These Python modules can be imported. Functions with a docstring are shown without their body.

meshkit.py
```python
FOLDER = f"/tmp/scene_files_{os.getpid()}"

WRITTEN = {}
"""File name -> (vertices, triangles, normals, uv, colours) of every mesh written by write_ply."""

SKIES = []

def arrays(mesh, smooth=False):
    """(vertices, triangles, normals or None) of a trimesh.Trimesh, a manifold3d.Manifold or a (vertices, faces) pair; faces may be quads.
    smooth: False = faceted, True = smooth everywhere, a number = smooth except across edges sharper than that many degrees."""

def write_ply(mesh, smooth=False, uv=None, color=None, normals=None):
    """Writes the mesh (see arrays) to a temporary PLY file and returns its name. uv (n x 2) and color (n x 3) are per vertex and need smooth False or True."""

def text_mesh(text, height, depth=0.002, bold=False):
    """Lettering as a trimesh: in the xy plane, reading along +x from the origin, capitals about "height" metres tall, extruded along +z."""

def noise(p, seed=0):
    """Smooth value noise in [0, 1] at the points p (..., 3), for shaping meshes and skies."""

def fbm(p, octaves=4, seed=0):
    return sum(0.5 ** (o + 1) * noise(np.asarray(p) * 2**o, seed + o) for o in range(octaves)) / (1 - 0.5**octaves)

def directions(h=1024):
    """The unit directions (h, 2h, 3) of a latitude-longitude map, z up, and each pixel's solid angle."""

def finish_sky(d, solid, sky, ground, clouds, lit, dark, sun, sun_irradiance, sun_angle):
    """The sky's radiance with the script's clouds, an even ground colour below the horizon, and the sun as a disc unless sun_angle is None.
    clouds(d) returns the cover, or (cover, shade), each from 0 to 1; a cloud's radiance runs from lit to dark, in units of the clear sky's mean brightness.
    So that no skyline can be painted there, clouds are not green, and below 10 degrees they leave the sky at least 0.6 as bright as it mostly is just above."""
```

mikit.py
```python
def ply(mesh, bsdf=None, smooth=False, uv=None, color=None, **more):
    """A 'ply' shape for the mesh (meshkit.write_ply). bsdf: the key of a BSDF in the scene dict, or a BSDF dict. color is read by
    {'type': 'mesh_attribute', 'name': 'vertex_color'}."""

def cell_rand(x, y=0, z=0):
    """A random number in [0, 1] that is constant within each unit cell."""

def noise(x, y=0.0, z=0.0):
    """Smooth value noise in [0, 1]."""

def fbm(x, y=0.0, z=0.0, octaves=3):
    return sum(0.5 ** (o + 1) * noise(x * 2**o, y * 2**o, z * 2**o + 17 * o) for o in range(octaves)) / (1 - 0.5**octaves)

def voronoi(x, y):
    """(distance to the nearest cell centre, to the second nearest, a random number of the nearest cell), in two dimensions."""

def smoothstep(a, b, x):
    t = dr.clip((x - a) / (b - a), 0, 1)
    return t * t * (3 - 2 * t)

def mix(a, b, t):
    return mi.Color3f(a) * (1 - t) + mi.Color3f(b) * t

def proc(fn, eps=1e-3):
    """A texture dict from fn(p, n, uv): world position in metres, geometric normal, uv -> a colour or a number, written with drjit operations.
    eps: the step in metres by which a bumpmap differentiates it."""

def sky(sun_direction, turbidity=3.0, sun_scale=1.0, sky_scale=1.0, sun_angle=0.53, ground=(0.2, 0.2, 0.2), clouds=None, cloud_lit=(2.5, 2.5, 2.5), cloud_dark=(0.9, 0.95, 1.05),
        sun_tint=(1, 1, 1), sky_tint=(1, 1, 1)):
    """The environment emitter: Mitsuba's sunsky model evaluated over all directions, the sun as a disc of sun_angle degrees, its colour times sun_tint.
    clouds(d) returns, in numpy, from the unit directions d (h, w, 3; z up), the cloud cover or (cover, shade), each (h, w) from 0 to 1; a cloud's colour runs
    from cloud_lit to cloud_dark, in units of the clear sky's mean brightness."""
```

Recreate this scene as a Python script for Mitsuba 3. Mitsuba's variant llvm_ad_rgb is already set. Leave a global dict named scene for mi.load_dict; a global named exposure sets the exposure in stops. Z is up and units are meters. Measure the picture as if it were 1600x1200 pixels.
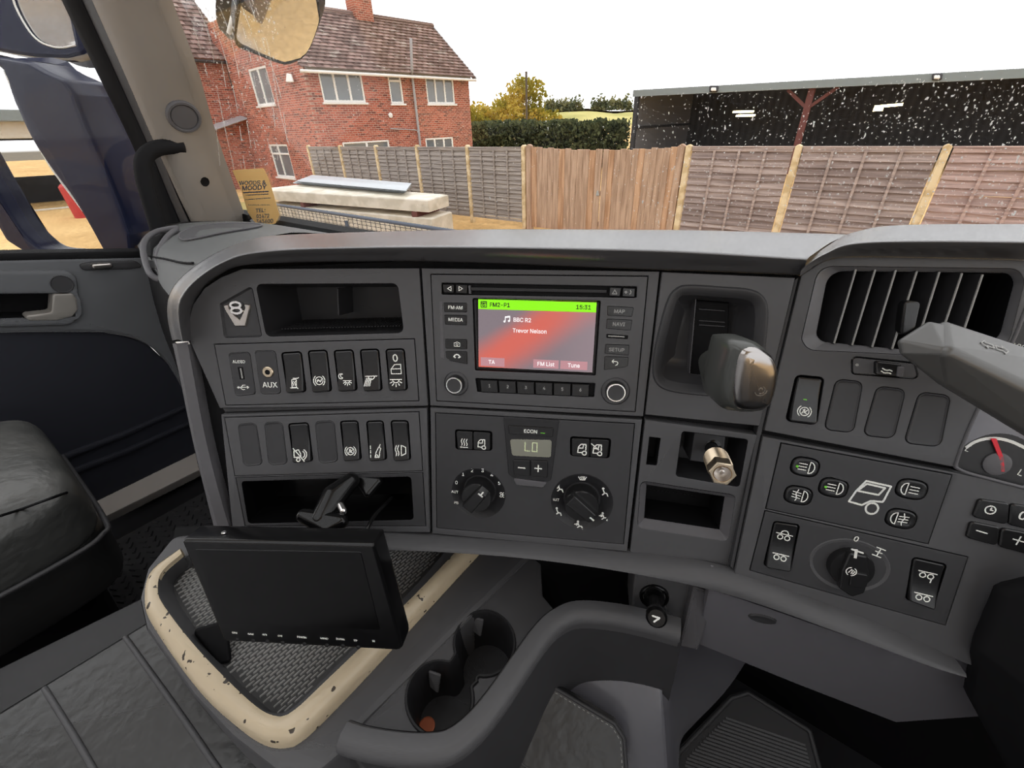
import math, random
import numpy as np, trimesh, mitsuba as mi, mikit, meshkit
import mapbox_earcut as earcut
import drjit as dr
from shapely.geometry import Polygon, LineString, Point, MultiPolygon, box as sbox
from shapely.ops import unary_union
from shapely import affinity
T = mi.ScalarTransform4f
DEBUG = False
scene, labels = {'type': 'scene'}, {}
rng = np.random.default_rng(7)

# ---------------------------------------------------------------- camera, sky, exposure
EYE = np.array([0, 0, 2.35])
FPX, PITCH, ROLL = 678.0, math.radians(31), math.radians(2)
_F = np.array([0, math.cos(PITCH), -math.sin(PITCH)])
_R, _D = np.array([1.0, 0, 0]), -np.array([0, math.sin(PITCH), math.cos(PITCH)])
CAM_R = math.cos(ROLL) * _R + math.sin(ROLL) * _D
CAM_D = math.cos(ROLL) * _D - math.sin(ROLL) * _R
scene['camera'] = {'type': 'perspective', 'fov_axis': 'x', 'fov': math.degrees(2 * math.atan(800 / FPX)), 'near_clip': 0.02, 'far_clip': 2000.0,
                   'to_world': T().look_at(origin=EYE.tolist(), target=(EYE + _F).tolist(), up=(-CAM_D).tolist())}


def cloud_cover(d):
    n = meshkit.fbm(d * 2.5 + 5, 4, 3)
    return np.full(d.shape[:2], 0.97), np.clip((n - 0.45) * 1.2, 0, 0.25)


scene['sky'] = mikit.sky((-0.5, -0.4, 0.75), turbidity=5, sun_scale=0.0, sky_scale=1.0, sun_angle=None, clouds=cloud_cover,
                         cloud_lit=(2.55, 2.55, 2.55), cloud_dark=(2.0, 2.0, 2.0), ground=(0.25, 0.22, 0.18))
exposure = 2.35


# ---------------------------------------------------------------- geometry helpers
def ray(x, y):
    return _F + (x - 800) / FPX * CAM_R + (y - 600) / FPX * CAM_D


class Pl:
    """A plane with the axes u (to the right), v (up) and n (towards the viewer); pixels of the photograph are read off as plane coordinates."""

    def __init__(s, o, n, u):
        s.o, s.n = np.asarray(o, float), np.asarray(n, float) / np.linalg.norm(n)
        u = np.asarray(u, float) - s.n * np.dot(u, s.n)
        s.u = u / np.linalg.norm(u)
        s.v = np.cross(s.n, s.u)

    def uv(s, x, y, h=0.0):
        r = ray(x, y)
        p = EYE + r * (np.dot(s.o + s.n * h - EYE, s.n) / np.dot(r, s.n))
        return np.array([np.dot(p - s.o, s.u), np.dot(p - s.o, s.v)])

    def q(s, pts, h=0.0):
        return np.array([s.uv(x, y, h) for x, y in pts])

    def w(s, uv, h=0.0):
        uv = np.atleast_2d(np.asarray(uv, float))
        h = np.broadcast_to(h, (len(uv),))
        return s.o + uv[:, :1] * s.u + uv[:, 1:2] * s.v + h[:, None] * s.n

    def px(s, x, y, h=0.0):
        return s.w(s.uv(x, y, h), h)[0]

    def off(s, h):
        return Pl(s.o + s.n * h, s.n, s.u)

    def mat(s, uv=(0, 0), h=0.0, rot=0.0):
        m = np.eye(4)
        c, k = math.cos(rot), math.sin(rot)
        m[:3, 0], m[:3, 1], m[:3, 2], m[:3, 3] = c * s.u + k * s.v, -k * s.u + c * s.v, s.n, s.w(uv, h)[0]
        return m


def facing(yaw, tilt, x, y, depth, u_roll=0.0):
    yaw, tilt = math.radians(yaw), math.radians(tilt)
    n = np.array([math.sin(yaw) * math.cos(tilt), -math.cos(yaw) * math.cos(tilt), math.sin(tilt)])
    u = np.array([math.cos(yaw), math.sin(yaw), math.sin(math.radians(u_roll))])
    return Pl(EYE + ray(x, y) * depth, n, u)


def level(z):
    return Pl(EYE + [0, 0, z], (0, 0, 1), (1, 0, 0))


def at(x, y, depth):
    return EYE + ray(x, y) * depth


def ccw(p):
    p = np.asarray(p, float)
    a = np.sum(p[:, 0] * np.roll(p[:, 1], -1) - np.roll(p[:, 0], -1) * p[:, 1])
    return p if a > 0 else p[::-1]


def rnd(pts, r, n=5):
    """The polygon with its corners rounded (r: one radius or one per corner)."""
    p, out = np.asarray(pts, float), []
    rs = np.broadcast_to(r, (len(p),))
    for i in range(len(p)):
        a, b, c = p[i - 1], p[i], p[(i + 1) % len(p)]
        d1, d2 = a - b, c - b
        l1, l2 = np.linalg.norm(d1), np.linalg.norm(d2)
        d1, d2 = d1 / l1, d2 / l2
        ang = math.acos(np.clip(np.dot(d1, d2), -1, 1))
        k = min(rs[i] / max(math.tan(ang / 2), 1e-3), 0.48 * l1, 0.48 * l2)
        if rs[i] <= 0 or ang > 3.0:
            out.append(b)
            continue
        for t in np.linspace(0, 1, n):
            out.append((1 - t) ** 2 * (b + d1 * k) + 2 * t * (1 - t) * (b + 0.1 * k * (d1 + d2)) + t * t * (b + d2 * k))
    return np.array(out)


def spline(pts, n=12, closed=False):
    """Catmull-Rom through the points."""
    p = np.asarray(pts, float)
    m = len(p)
    out = []
    for i in range(m if closed else m - 1):
        g = (lambda k: p[k % m]) if closed else (lambda k: p[k] if 0 <= k < m else (2 * p[0] - p[1] if k < 0 else 2 * p[-1] - p[-2]))
        a, b, c, d = g(i - 1), g(i), g(i + 1), g(i + 2)
        for t in np.arange(n) / n:
            out.append(0.5 * (2 * b + (c - a) * t + (2 * a - 5 * b + 4 * c - d) * t * t + (3 * b - a - 3 * c + d) * t ** 3))
    if not closed:
        out.append(p[-1])
    return np.array(out)


def resample(c, n):
    c = np.asarray(c, float)
    s = np.r_[0, np.cumsum(np.linalg.norm(np.diff(c, axis=0), axis=1))]
    t = np.linspace(0, s[-1], n)
    return np.stack([np.interp(t, s, c[:, k]) for k in range(c.shape[1])], 1)


def inset(ring, d):
    """Moves a closed ring (counter-clockwise: inwards) by d along its corners' mitres."""
    e1 = ring - np.roll(ring, 1, axis=0)
    e2 = np.roll(ring, -1, axis=0) - ring
    n1 = np.stack([-e1[:, 1], e1[:, 0]], 1) / (np.linalg.norm(e1, axis=1, keepdims=True) + 1e-12)
    n2 = np.stack([-e2[:, 1], e2[:, 0]], 1) / (np.linalg.norm(e2, axis=1, keepdims=True) + 1e-12)
    b = n1 + n2
    return ring + d * b / np.maximum(0.5 * np.sum(b * b, axis=1, keepdims=True), 0.35)


def cap(rings):
    v = np.vstack(rings)
    f = np.asarray(earcut.triangulate_float64(v, np.cumsum([len(r) for r in rings]).astype(np.uint32))).reshape(-1, 3)
    a, b, c = v[f[:, 0]], v[f[:, 1]], v[f[:, 2]]
    flip = ((b - a)[:, 0] * (c - a)[:, 1] - (b - a)[:, 1] * (c - a)[:, 0]) < 0
    f[flip] = f[flip][:, ::-1]
    if DEBUG:
        tri = 0.5 * np.abs((b - a)[:, 0] * (c - a)[:, 1] - (b - a)[:, 1] * (c - a)[:, 0]).sum()
        want = Polygon(rings[0], [r for r in rings[1:]])
        if abs(tri - want.area) > 0.01 * want.area or not want.is_valid:
            import traceback
            print('CAP', tri, want.area, want.is_valid, [x.lineno for x in traceback.extract_stack()[-6:-2]])
    return f


def loft(pl, outer, profile, holes=(), top=True, bottom=False, bend=None):
    """Rings of a polygon with holes stacked along the plane's normal: profile = [(inset, height), ...]."""
    rings = [ccw(outer)] + [ccw(h)[::-1] for h in holes]
    n = sum(len(r) for r in rings)
    V, Fc = [], []
    for d, h in profile:
        uv = np.vstack([inset(r, d) for r in rings])
        hh = h + (bend(uv) if bend is not None else 0)
        V.append(pl.w(uv, hh))
    for k in range(len(profile) - 1):
        o = 0
        for r in rings:
            i = np.arange(len(r))
            j = (i + 1) % len(r)
            a, b = k * n + o, (k + 1) * n + o
            Fc += [np.stack([a + i, a + j, b + j], 1), np.stack([a + i, b + j, b + i], 1)]
            o += len(r)
    if top or bottom:
        lid = cap(rings)
    if top:
        Fc.append(lid + (len(profile) - 1) * n)
    if bottom:
        Fc.append(lid[:, ::-1])
    return trimesh.Trimesh(np.vstack(V), np.vstack(Fc), process=False)


def slab(pl, outer, h0, h1, bev=0.001, holes=(), bend=None, bottom=False):
    return loft(pl, outer, [(0, h0), (0, h1 - bev), (bev * 0.3, h1 - bev * 0.3), (bev, h1)], holes, bend=bend, bottom=bottom)


def tray(pl, ring, depth, taper=0.0, h=0.0, top=True):
    """The walls and the bottom of a pocket."""
    return loft(pl, ring, [(0, h), (taper, h - depth)], top=top)


def hit(mesh, x, y):
    """Where the line of sight through a pixel first meets a mesh: (point, normal)."""
    r = ray(x, y)
    a, b, c = [mesh.vertices[mesh.faces[:, k]] for k in range(3)]
    n = np.cross(b - a, c - a)
    den = n @ r
    t = np.sum(n * (a - EYE), 1) / np.where(np.abs(den) < 1e-15, 1e-15, den)
    p = EYE + t[:, None] * r
    ok = t > 0
    for u, w in ((a, b), (b, c), (c, a)):
        ok &= np.sum(np.cross(w - u, p - u) * n, 1) >= -1e-12
    k = np.flatnonzero(ok)[np.argmin(t[ok])]
    m = n[k] / np.linalg.norm(n[k])
    return p[k], m if m @ r < 0 else -m


def lathe(pl, c, profile, n=40, squash=None):
    """profile = [(radius, height), ...] turned about the plane's normal at c; a radius of 0 closes it."""
    a = np.arange(n) * 2 * np.pi / n
    V = []
    for r, h in profile:
        V.append(pl.w(np.asarray(c) + max(r, 1e-6) * np.stack([np.cos(a), np.sin(a)], 1), h))
    i = np.arange(n)
    j = (i + 1) % n
    Fc = []
    for k in range(len(profile) - 1):
        Fc += [np.stack([k * n + i, k * n + j, (k + 1) * n + j], 1), np.stack([k * n + i, (k + 1) * n + j, (k + 1) * n + i], 1)]
    return trimesh.Trimesh(np.vstack(V), np.vstack(Fc), process=False)


def grid(curves, closed=False, ends=False):
    """A surface through curves of equally many points; closed joins the last curve to the first."""
    c = np.asarray(curves, float)
    m, n = c.shape[:2]
    i, j = np.meshgrid(np.arange(m if closed else m - 1), np.arange(n - 1), indexing='ij')
    i2 = (i + 1) % m
    q = np.stack([i * n + j, i * n + j + 1, i2 * n + j + 1, i2 * n + j], -1).reshape(-1, 4)
    f = np.vstack([q[:, [0, 1, 2]], q[:, [0, 2, 3]]])
    V = c.reshape(-1, 3)
    if ends:
        k = len(V)
        V = np.vstack([V, c[:, 0].mean(0), c[:, -1].mean(0)])
        a = np.arange(m)
        b = (a + 1) % m
        f = np.vstack([f, np.stack([a * n, b * n, np.full(m, k)], 1), np.stack([b * n + n - 1, a * n + n - 1, np.full(m, k + 1)], 1)])
    return trimesh.Trimesh(V, f, process=False)


def sweep(path, prof, up=(0, 0, 1), closed=False):
    """A profile (side, up) carried along a path; the side axis lies square to the path and to up. Several profiles (one per point) may be given."""
    p = np.asarray(path, float)
    t = (np.roll(p, -1, 0) - np.roll(p, 1, 0)) if closed else np.gradient(p, axis=0)
    t /= np.linalg.norm(t, axis=1, keepdims=True)
    up = np.broadcast_to(np.asarray(up, float), p.shape)
    s = np.cross(t, up)
    s /= np.linalg.norm(s, axis=1, keepdims=True)
    b = np.cross(s, t)
    prof = np.asarray(prof, float)
    if prof.ndim == 2:
        prof = np.broadcast_to(prof, (len(p),) + prof.shape)
    c = p[:, None] + prof[..., :1] * s[:, None] + prof[..., 1:] * b[:, None]
    c = c.transpose(1, 0, 2)
    if closed:
        c = np.concatenate([c, c[:, :1]], 1)
    return grid(c, closed=True, ends=not closed)


def tube(path, r, n=12, closed=False):
    """A round tube along a path, its frame carried along without twist."""
    p = np.asarray(path, float)
    t = (np.roll(p, -1, 0) - np.roll(p, 1, 0)) if closed else np.gradient(p, axis=0)
    t /= np.linalg.norm(t, axis=1, keepdims=True)
    s = np.cross(t[0], (0, 0, 1.0) if abs(t[0][2]) < 0.9 else (1.0, 0, 0))
    S = []
    for k in t:
        s = s - k * np.dot(s, k)
        s = s / np.linalg.norm(s)
        S.append(s)
    S = np.array(S)
    B = np.cross(S, t)
    r = np.broadcast_to(r, (len(p),))[:, None]
    a = np.arange(n) * 2 * np.pi / n
    c = [p + r * (math.cos(x) * S + math.sin(x) * B) for x in a]
    if closed:
        c = [np.vstack([q, q[:1]]) for q in c]
    return grid(c, closed=True, ends=not closed)


def hull(pts, r=0.004, sub=1):
    """The convex hull of balls at the points: a box or plate with rounded edges."""
    s = trimesh.creation.icosphere(sub, 1.0).vertices
    rr = np.broadcast_to(r, (len(pts),))
    return trimesh.Trimesh(np.vstack([s * k + q for q, k in zip(np.asarray(pts, float), rr)])).convex_hull


def bar(a, b, wid, thick, up=(0, 0, 1)):
    """A straight square bar from a to b, wid across and thick along up."""
    a, b = np.asarray(a, float), np.asarray(b, float)
    t = (b - a) / np.linalg.norm(b - a)
    s = np.cross(t, up)
    s /= np.linalg.norm(s)
    k = np.cross(s, t)
    m = trimesh.creation.box((1, 1, 1))
    M = np.eye(4)
    M[:3, 0], M[:3, 1], M[:3, 2], M[:3, 3] = t * np.linalg.norm(b - a), s * wid, k * thick, (a + b) / 2
    return m.apply_transform(M)


def join(*m):
    ms = []
    for x in m:
        ms += list(x) if isinstance(x, (list, tuple)) else [x]
    return trimesh.util.concatenate(ms)


def flat(pl, shape, h0=0.0, h1=0.0003):
    """A flat print or plate of a shapely outline on the plane."""
    out = []
    for g in getattr(shape, 'geoms', [shape]):
        if g.is_empty or g.area < 1e-10:
            continue
        out.append(loft(pl, np.array(g.exterior.coords)[:-1], [(0, h0), (0, h1)], [np.array(i.coords)[:-1] for i in g.interiors]))
    return join(out)


def text(pl, s, c, height, rot=0.0, h=0.0003, bold=False, squeeze=1.0, shear=0.0):
    m = meshkit.text_mesh(s, height, 0.00025, bold)
    lo, hi = m.bounds
    m.apply_translation([-(lo[0] + hi[0]) / 2, -height / 2, 0])
    m.vertices[:, 0] *= squeeze
    m.apply_transform(pl.mat(c, h - 0.0002, rot))
    return m


# line drawings of the symbols, in a box of about -0.5..0.5
def ln(*p):
    return LineString(p)


def arc(x, y, r, a0, a1, ry=None, n=14):
    a = np.radians(np.linspace(a0, a1, n))
    return LineString(np.stack([x + r * np.cos(a), y + (ry or r) * np.sin(a)], 1))


def circ(x, y, r):
    return arc(x, y, r, 0, 360, n=22)


def draw(pl, c, size, lines, wid=0.06, rot=0.0, h=0.0003, fill=()):
    g = unary_union([l.buffer(wid / 2, quad_segs=2) for l in lines] + list(fill))
    g = affinity.rotate(g, math.degrees(rot), origin=(0, 0))
    sx, sy = (size, size) if np.isscalar(size) else size
    g = affinity.translate(affinity.scale(g, sx, sy, origin=(0, 0)), c[0], c[1])
    return flat(pl, g, h - 0.0002, h)


# ---------------------------------------------------------------- scene entries
def free(key):
    if key not in scene and key not in labels and not any(k.startswith(key + '__') for k in scene):
        return key
    i = 1
    while f'{key}_{i:03d}' in scene or f'{key}_{i:03d}' in labels or any(k.startswith(f'{key}_{i:03d}__') for k in scene):
        i += 1
    return f'{key}_{i:03d}'


def say(key, label=None, cat=None, group=None, kind=None):
    d = {k: v for k, v in (('label', label), ('category', cat), ('group', group), ('kind', kind)) if v}
    if d:
        labels[key] = d


def thing(key, label, cat, group=None):
    key = free(key)
    say(key, label, cat, group)
    return key


def add(key, mesh, mat, smooth=False, label=None, cat=None, group=None, kind=None, parent=None, uv=None, to_world=None):
    key = free(parent + '__' + key if parent else key)
    if isinstance(mesh, dict):
        d = {**mesh, 'bsdf': {'type': 'ref', 'id': mat}}
    else:
        d = mikit.ply(mesh, mat, smooth, uv=uv)
    if to_world is not None:
        d['to_world'] = T(to_world.tolist() if hasattr(to_world, 'tolist') else to_world)
    scene[key] = d
    say(key, label, cat, group, kind)
    return key


# ---------------------------------------------------------------- materials
def lin(r, g, b):
    return [((c / 255) / 12.92 if c <= 10 else ((c / 255 + 0.055) / 1.055) ** 2.4) for c in (r, g, b)]


def mat(name, color, rough=0.5, metal=0.0, spec=0.5, bump=None, bscale=0.0, eps=5e-4, **kw):
    c = color if isinstance(color, dict) else {'type': 'rgb', 'value': list(color)}
    b = {'type': 'principled', 'base_color': c, 'roughness': rough, 'metallic': metal, 'specular': spec, **kw}
    if bump is not None:
        b = {'type': 'bumpmap', 'arbitrary': mikit.proc(bump, eps), 'scale': bscale, 'bsdf': b}
    scene[name] = {'type': 'twosided', 'bsdf': b}


def grain(k):
    return lambda p, n, uv: mikit.noise(p.x * k, p.y * k, p.z * k)


def leather(k):
    def fn(p, n, uv):
        a, b, _ = mikit.voronoi(p.x * k + 0.4 * p.z * k, p.y * k + 0.7 * p.z * k)
        return mikit.smoothstep(0.0, 0.35, b - a)
    return fn


def two(c1, c2, k, o=3, lo=0.35, hi=0.65, stretch=(1, 1, 1)):
    return mikit.proc(lambda p, n, uv: mikit.mix(c1, c2, mikit.smoothstep(lo, hi, mikit.fbm(p.x * k * stretch[0], p.y * k * stretch[1], p.z * k * stretch[2], o))))
WHITE = lin(232, 232, 228)


def brickfn(p, n, uv):
    row = dr.floor(uv.y / 0.075)
    sx = uv.x / 0.225 + 0.5 * (row - 2 * dr.floor(row / 2))
    col = dr.floor(sx)
    fx, fy = sx - col, uv.y / 0.075 - row
    mortar = dr.maximum(mikit.smoothstep(0.07, 0.03, dr.minimum(fx, 1 - fx)), mikit.smoothstep(0.17, 0.09, dr.minimum(fy, 1 - fy)))
    c = mikit.mix(lin(146, 78, 62), lin(186, 108, 88), mikit.cell_rand(col, row, 3))
    c = mikit.mix(c, lin(120, 72, 62), mikit.smoothstep(0.8, 0.95, mikit.cell_rand(col, row, 9)))
    c = c * (0.75 + 0.5 * mikit.fbm(uv.x * 0.8, uv.y * 0.8, 0.0, 3))
    return mikit.mix(c, lin(188, 164, 150), mortar * 0.8)


mat('brick', mikit.proc(brickfn), 0.9, spec=0.2)
def tilefn(p, n, uv):
    row = dr.floor(uv.y)
    x = uv.x / 0.3 + 0.5 * (row - 2 * dr.floor(row / 2))
    col = dr.floor(x)
    c = mikit.mix(lin(104, 84, 78), lin(158, 132, 124), mikit.cell_rand(col, row, 5))
    c = mikit.mix(c, lin(184, 174, 164), mikit.smoothstep(0.62, 0.8, mikit.fbm(uv.x * 3, uv.y * 1.2, 0.0, 3)) * 0.6)
    fy, fx = uv.y - row, x - col
    gap = dr.maximum(mikit.smoothstep(0.16, 0.06, fy), mikit.smoothstep(0.1, 0.03, fx))
    return mikit.mix(c, lin(58, 46, 44), gap * 0.85)


mat('roof_tile', mikit.proc(tilefn), 0.9, spec=0.2)
mat('upvc', WHITE, 0.35)
mat('window_glass', lin(112, 118, 122), 0.05, spec=0.9)
mat('curtain', lin(170, 168, 158), 0.8)
mat('lead_grey', lin(165, 165, 168), 0.5)
mat('dark_metal', lin(46, 44, 46), 0.5)
mat('slat_wood', two(lin(150, 134, 129), lin(180, 164, 158), 1.6, 4, 0.3, 0.7, (1.5, 1.5, 24)), 0.9, spec=0.15)
mat('slat_wood_dark', two(lin(130, 115, 111), lin(158, 142, 137), 1.6, 4, 0.3, 0.7, (1.5, 1.5, 24)), 0.9, spec=0.15)
mat('slat_wood_grey', two(lin(138, 129, 124), lin(168, 159, 152), 1.6, 4, 0.3, 0.7, (1.5, 1.5, 24)), 0.9, spec=0.15)
mat('slat_wood_red', two(lin(156, 134, 129), lin(188, 164, 157), 1.6, 4, 0.3, 0.7, (1.5, 1.5, 24)), 0.9, spec=0.15)
mat('gate_wood', two(lin(162, 134, 114), lin(190, 162, 140), 26, 4, 0.3, 0.7, (1, 1, 0.08)), 0.9, spec=0.15)
mat('gate_wood_orange', two(lin(166, 128, 100), lin(200, 164, 134), 20, 4, 0.3, 0.7, (1, 1, 0.08)), 0.9, spec=0.15)
mat('concrete_post', two(lin(196, 172, 132), lin(224, 204, 168), 8), 0.9, spec=0.2)
mat('concrete', two(lin(196, 188, 172), lin(216, 208, 194), 4), 0.9, spec=0.2)
mat('sheet_metal', lin(205, 210, 214), 0.35, 0.4)
mat('shed_wall', mikit.proc(lambda p, n, uv: mikit.mix(lin(118, 119, 124), lin(138, 139, 144), 0.5 + 0.5 * dr.sin((p.x * 0.788 - p.y * 0.616) * 16))), 0.7)  # lighter copy of the sheeting, painted as the lit end wall
mat('shed_back', mikit.proc(lambda p, n, uv: mikit.mix(lin(58, 58, 61), lin(68, 68, 71), 0.5 + 0.5 * dr.sin((p.x * 0.788 - p.y * 0.616) * 16))), 0.7)  # same sheeting painted dark for the shade inside the shed
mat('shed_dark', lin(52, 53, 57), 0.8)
mat('shed_fascia', lin(128, 138, 140), 0.6)
mat('rust_steel', lin(104, 62, 58), 0.8)
mat('rail_blue', lin(74, 82, 96), 0.45)
mat('galvanised', lin(168, 172, 174), 0.45, 0.3)


def groundfn(p, n, uv):
    d = mikit.fbm(p.x * 0.5, p.y * 0.5, 0.0, 4)
    c = mikit.mix(lin(176, 140, 92), lin(214, 180, 128), d)
    g = mikit.smoothstep(0.45, 0.62, mikit.fbm(p.x * 0.9 + 3, p.y * 0.9, 2.0, 4))
    s = p.x * 0.616 + p.y * 0.788
    grass = g * mikit.smoothstep(4.5, 5.5, s) * mikit.smoothstep(9.3, 8.6, s)
    c = mikit.mix(c, lin(150, 142, 92), grass * 0.8)
    road = mikit.smoothstep(-1.2, -2.0, p.x) * mikit.smoothstep(0.6, 1.0, p.y) * mikit.smoothstep(9, 8, p.y)
    c = mikit.mix(c, lin(176, 172, 168), road)
    return c * (0.85 + 0.3 * mikit.noise(p.x * 14, p.y * 14, 0.0))


mat('ground', mikit.proc(groundfn), 0.95, spec=0.1)
mat('field', two(lin(150, 146, 92), lin(186, 176, 118), 0.03), 1.0, spec=0.0)


def leafmat(name, c1, c2, k=1.2):
    scene[name] = {'type': 'principledthin', 'base_color': two(c1, c2, k), 'roughness': 0.6, 'diff_trans': 0.7, 'spec_trans': 0.0}


leafmat('leaf_green', lin(70, 78, 56), lin(108, 114, 80), 2.5)
leafmat('leaf_yellow', lin(150, 140, 52), lin(206, 180, 84), 0.8)
leafmat('leaf_far', lin(104, 110, 84), lin(140, 136, 96), 0.3)
mat('bark', lin(96, 84, 70), 0.9)
mat('lamp_warm', lin(255, 240, 200), 0.5)

# ================================================================ outside: ground, fence, gate
G = trimesh.Trimesh([[-160, -120, 0], [200, -120, 0], [200, 330, 0], [-160, 330, 0]], [[0, 1, 2], [0, 2, 3]], process=False)
add('ground', G, 'ground', kind='structure', label='sandy yard ground with grey road and thin grass')

A38 = math.radians(38)
DF = np.array([math.cos(A38), -math.sin(A38), 0])
NF = np.array([-math.sin(A38), -math.cos(A38), 0])
fence = Pl((0, 12.05, 0), NF, DF)


def slat_mesh(seed):
    r = np.random.default_rng(seed)
    x = np.linspace(0, 1, 13)
    lo, hi = -0.058 + 0.012 * r.standard_normal(13).cumsum() * 0.35, 0.06 + 0.002 * r.standard_normal(13)
    o = np.full(13, 0.0)
    c = [np.stack([x, o + 0.056, lo], 1), np.stack([x, o + 0.008, hi], 1), np.stack([x, o + 0.002, hi], 1), np.stack([x, o + 0.034, lo], 1)]
    return grid(c, closed=True, ends=True)


SLATS = [mikit.ply(slat_mesh(40 + i), None, False) for i in range(7)]


def fence_panel(t0, t1, z0, z1, label, nb=3, wood='slat_wood', cap_rail=True):
    k = thing('lap_fence', label, 'fence panel', 'lap fence panels')
    n = 15
    for i in range(n):
        z = z0 + 0.07 + (z1 - z0 - 0.14) * (i + 0.5) / n
        M = np.eye(4)
        M[:3, 0], M[:3, 1], M[:3, 2], M[:3, 3] = DF * (t1 - t0 - 0.02), NF, [0, 0, 1], fence.w((t0 + 0.01, z))[0]
        add('slat', SLATS[int(rng.integers(7))], wood if rng.random() < 0.6 or wood != 'slat_wood' else 'slat_wood_dark', parent=k, to_world=M)
    for j in range(nb):
        t = t0 + (t1 - t0) * (j + 1) / (nb + 1)
        add('batten', bar(fence.w((t, z0 + 0.02), 0.062)[0], fence.w((t, z1 - 0.04), 0.062)[0], 0.038, 0.03, NF), wood, parent=k)
    for z in (z0 + 0.03, z1 - 0.035):
        add('rail', bar(fence.w((t0 + 0.01, z), 0.03)[0], fence.w((t1 - 0.01, z), 0.03)[0], 0.06, 0.035, NF), wood, parent=k)
    add('capping', bar(fence.w((t0, z1 + 0.008), 0.02)[0], fence.w((t1, z1 + 0.008), 0.02)[0], 0.022, 0.07, NF), wood, parent=k)


def fence_post(t, z1, wid, m, label, ribs=False):
    p = rnd([(t - wid / 2, 0), (t + wid / 2, 0), (t + wid / 2, z1 - 0.03), (t, z1), (t - wid / 2, z1 - 0.03)], [0, 0, 0.02, 0.02, 0.02], 3)
    add('fence_post', loft(fence, p, [(0, -0.05), (0, 0.055), (0.012, 0.07)], bottom=True), m, label=label, cat='fence post', group='fence posts')


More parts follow.
